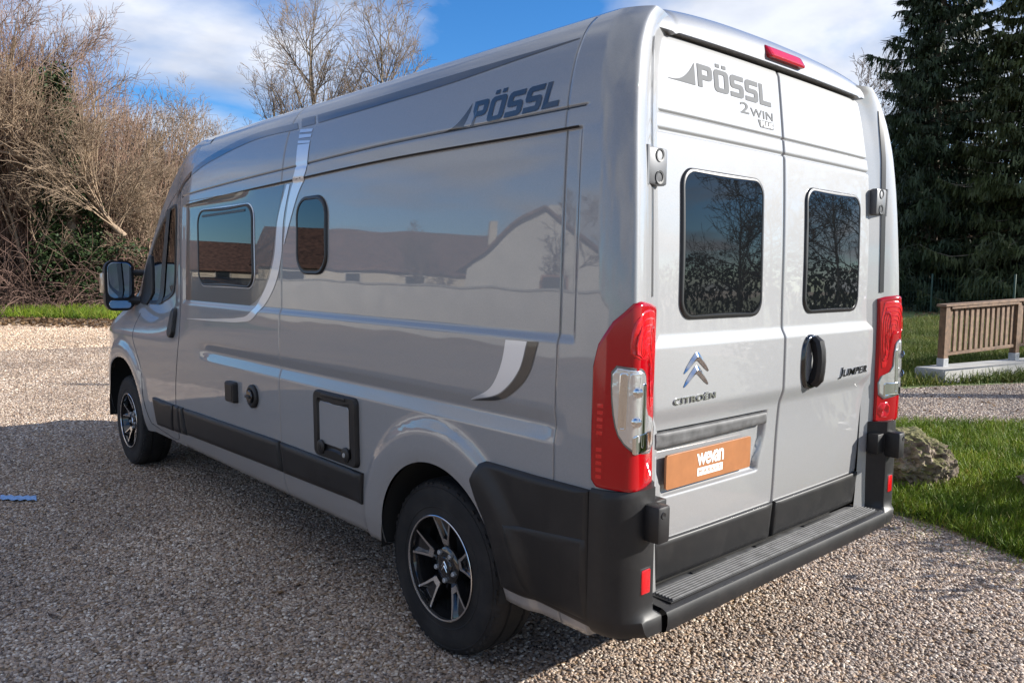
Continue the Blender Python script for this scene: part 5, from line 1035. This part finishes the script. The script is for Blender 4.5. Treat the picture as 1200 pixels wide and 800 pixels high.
# ------------------------------------------------------------------ what the van's paint and glass mirror, off to the left and behind
M['render']=mat('cream_render',(.54,.48,.39),.9,noise=(1.2,.12)); M['render2']=mat('white_render',(.52,.49,.44),.9,noise=(1.2,.1)); M['tiles']=mat('brown_roof_tiles',(.125,.068,.05),.85,noise=(4,.55)); M['pane']=mat('house_glass',(.02,.025,.03),.05); M['wood']=mat('painted_shutter',(.25,.12,.08),.6)
def house(x,y,rz,w,d,hw,hr,label,mt):
    e=empty('house',(x,y,0),label,'house','houses facing the car park',rz); b=MB(); b.add([(-w/2,-d/2,0),(w/2,-d/2,0),(w/2,d/2,0),(-w/2,d/2,0),(-w/2,-d/2,hw),(w/2,-d/2,hw),(w/2,d/2,hw),(-w/2,d/2,hw),(-w/2,0,hr),(w/2,0,hr)],[(0,1,5,4),(2,3,7,6),(1,2,6,9,5),(3,0,4,8,7)]); b.build('wall',M[mt],e,False)
    o=.4; b=MB(); sl_=(hr-hw)/(d/2)
    for s in (-1,1): b.add([(-w/2-o,s*(d/2+o),hw-o*sl_+.06),(w/2+o,s*(d/2+o),hw-o*sl_+.06),(w/2+o,0,hr+.06),(-w/2-o,0,hr+.06),(-w/2-o,s*(d/2+o),hw-o*sl_+.2),(w/2+o,s*(d/2+o),hw-o*sl_+.2),(w/2+o,0,hr+.2),(-w/2-o,0,hr+.2)],[(0,1,2,3),(4,5,6,7),(0,1,5,4),(1,2,6,5),(3,0,4,7)])
    rf=b.build('roof',M['tiles'],e,False); b=MB(); b.box((w*.25,d*.1,hr+.3),(.6,.9,1.5)); b.build('chimney',M[mt],rf,False)
    nw=max(2,int(w/3))
    for s in (-1,1):
        for k in range(nw):
            xx=-w/2+w*(k+.5)/nw; b=MB(); b.box((xx,s*d/2,1.65),(1.15,.10,1.3),.01); f=b.build('window',M['render2'] if mt=='render' else M['wood'],e,False); b=MB(); b.box((xx,s*(d/2+.05),1.65),(.98,.03,1.12)); b.build('pane',M['pane'],f,False)
    for s in (-1,1): b=MB(); b.box((s*w/2,.6,1.65),(.10,1.1,1.3),.01); f=b.build('window',M['wood'],e,False); b=MB(); b.box((s*(w/2+.05),.6,1.65),(.03,.92,1.12)); b.build('pane',M['pane'],f,False)
    return e
house(36.5,26.5,2.16,17,7.5,2.6,4.9,'low cream house with a brown tiled roof, mirrored in the flank','render')
house(24,24.8,.77,9,6.2,2.6,5.2,'white gabled house with a brown tiled roof, mirrored in the rear panel','render2')
house(59,23.8,1.95,15,9,2.4,4.6,'long cream house with a brown roof, mirrored in the cab side','render')
b=MB(); b.box((0,0,.8),(64,.3,1.6),.02); w_=b.build('garden_wall',M['render2'],None,False); w_.location=(31,17.3,0); w_.rotation_euler=(0,0,.02); cp=MB(); cp.box((0,0,1.64),(64,.4,.08),.02); cp.build('coping',M['concrete'],w_,False); tag(w_,'long white rendered garden wall mirrored in the flank','wall')
bare_tree('bare_tree',20.5,22.5,6.5,'bare garden tree behind the white wall, mirrored in the flank','tree','garden trees behind the white wall',dict(kids=[18,10,6],rmin=.012),1,'bark','twigdark')
bare_tree('bare_tree',29,21.5,5.0,'small bare garden tree behind the white wall, between the mirrored houses','tree','garden trees behind the white wall',dict(kids=[18,10,6],rmin=.012),1,'bark','twigdark')
rc=dict(kids=[22,12,7],rmin=.009,wig=[.10,.2,.25,.3],len=[.62,.5,.45],ang=[.95,.8,.7]); rc['from']=[.12,.2,.15]
for (x,y,h),nm in zip([(-12.6,-20.5,7.6),(-11.2,-23.5,7.8),(-15.2,-22.0,7.4),(-9.6,-25.5,8)],['big bare tree behind the camera, nearest of those mirrored in the rear windows','bare tree behind the camera, mirrored in the right rear window','bare tree behind the camera, mirrored in the left rear window','bare tree farthest behind the camera, mirrored in the right rear window']): bare_tree('bare_tree',x,y,h,nm,'tree','bare trees behind the camera',rc,1,'bark','twigdark')
lw=TB(); n=9000; t=rng.random(n); leaves(lw,np.stack([-26+24*t+rng.normal(0,.5,n),-22.5-9*t+rng.normal(0,.5,n),rng.random(n)*(2.6+.5*np.sin(t*31))],1),.22); tag(lw.build('laurel_hedge',M['ivy']),'long dark laurel hedge behind the camera, mirrored in the rear windows','hedge')
bare_tree('bare_tree',-1.6,-11.4,8.5,'slim bare tree right of the photo that throws the thin shadow','tree','bare trees behind the camera',dict(kids=[7,5,3],rmin=.006,len=[.28,.4,.4],r0=.22,tip=[.22,.3,.4,.6],rk=[.25,.5,.6],wig=[.035,.13,.18,.2]),1,'bark','twigdark')
# added unseen shrub, shaped to cast the shade on the lower right grass
sh=empty('added_shade_shrub',(-2.95,-4.45,0),'unseen shrub added outside the right edge to shade the grass','shrub'); lf=TB(); c=rng.normal(0,1,(80,3))*[.40,.28,.28]+[0,0,.75]; leaves(lf,(c[:,None]+rng.normal(0,.13,(80,80,3))).reshape(-1,3),.07); tag(lf.build('leaves',M['ivy'],sh,False),kind='stuff'); b=MB(); b.tube([(0,0,0),(0,.02,.7)],.05,6); b.build('stem',M['bark'],sh)
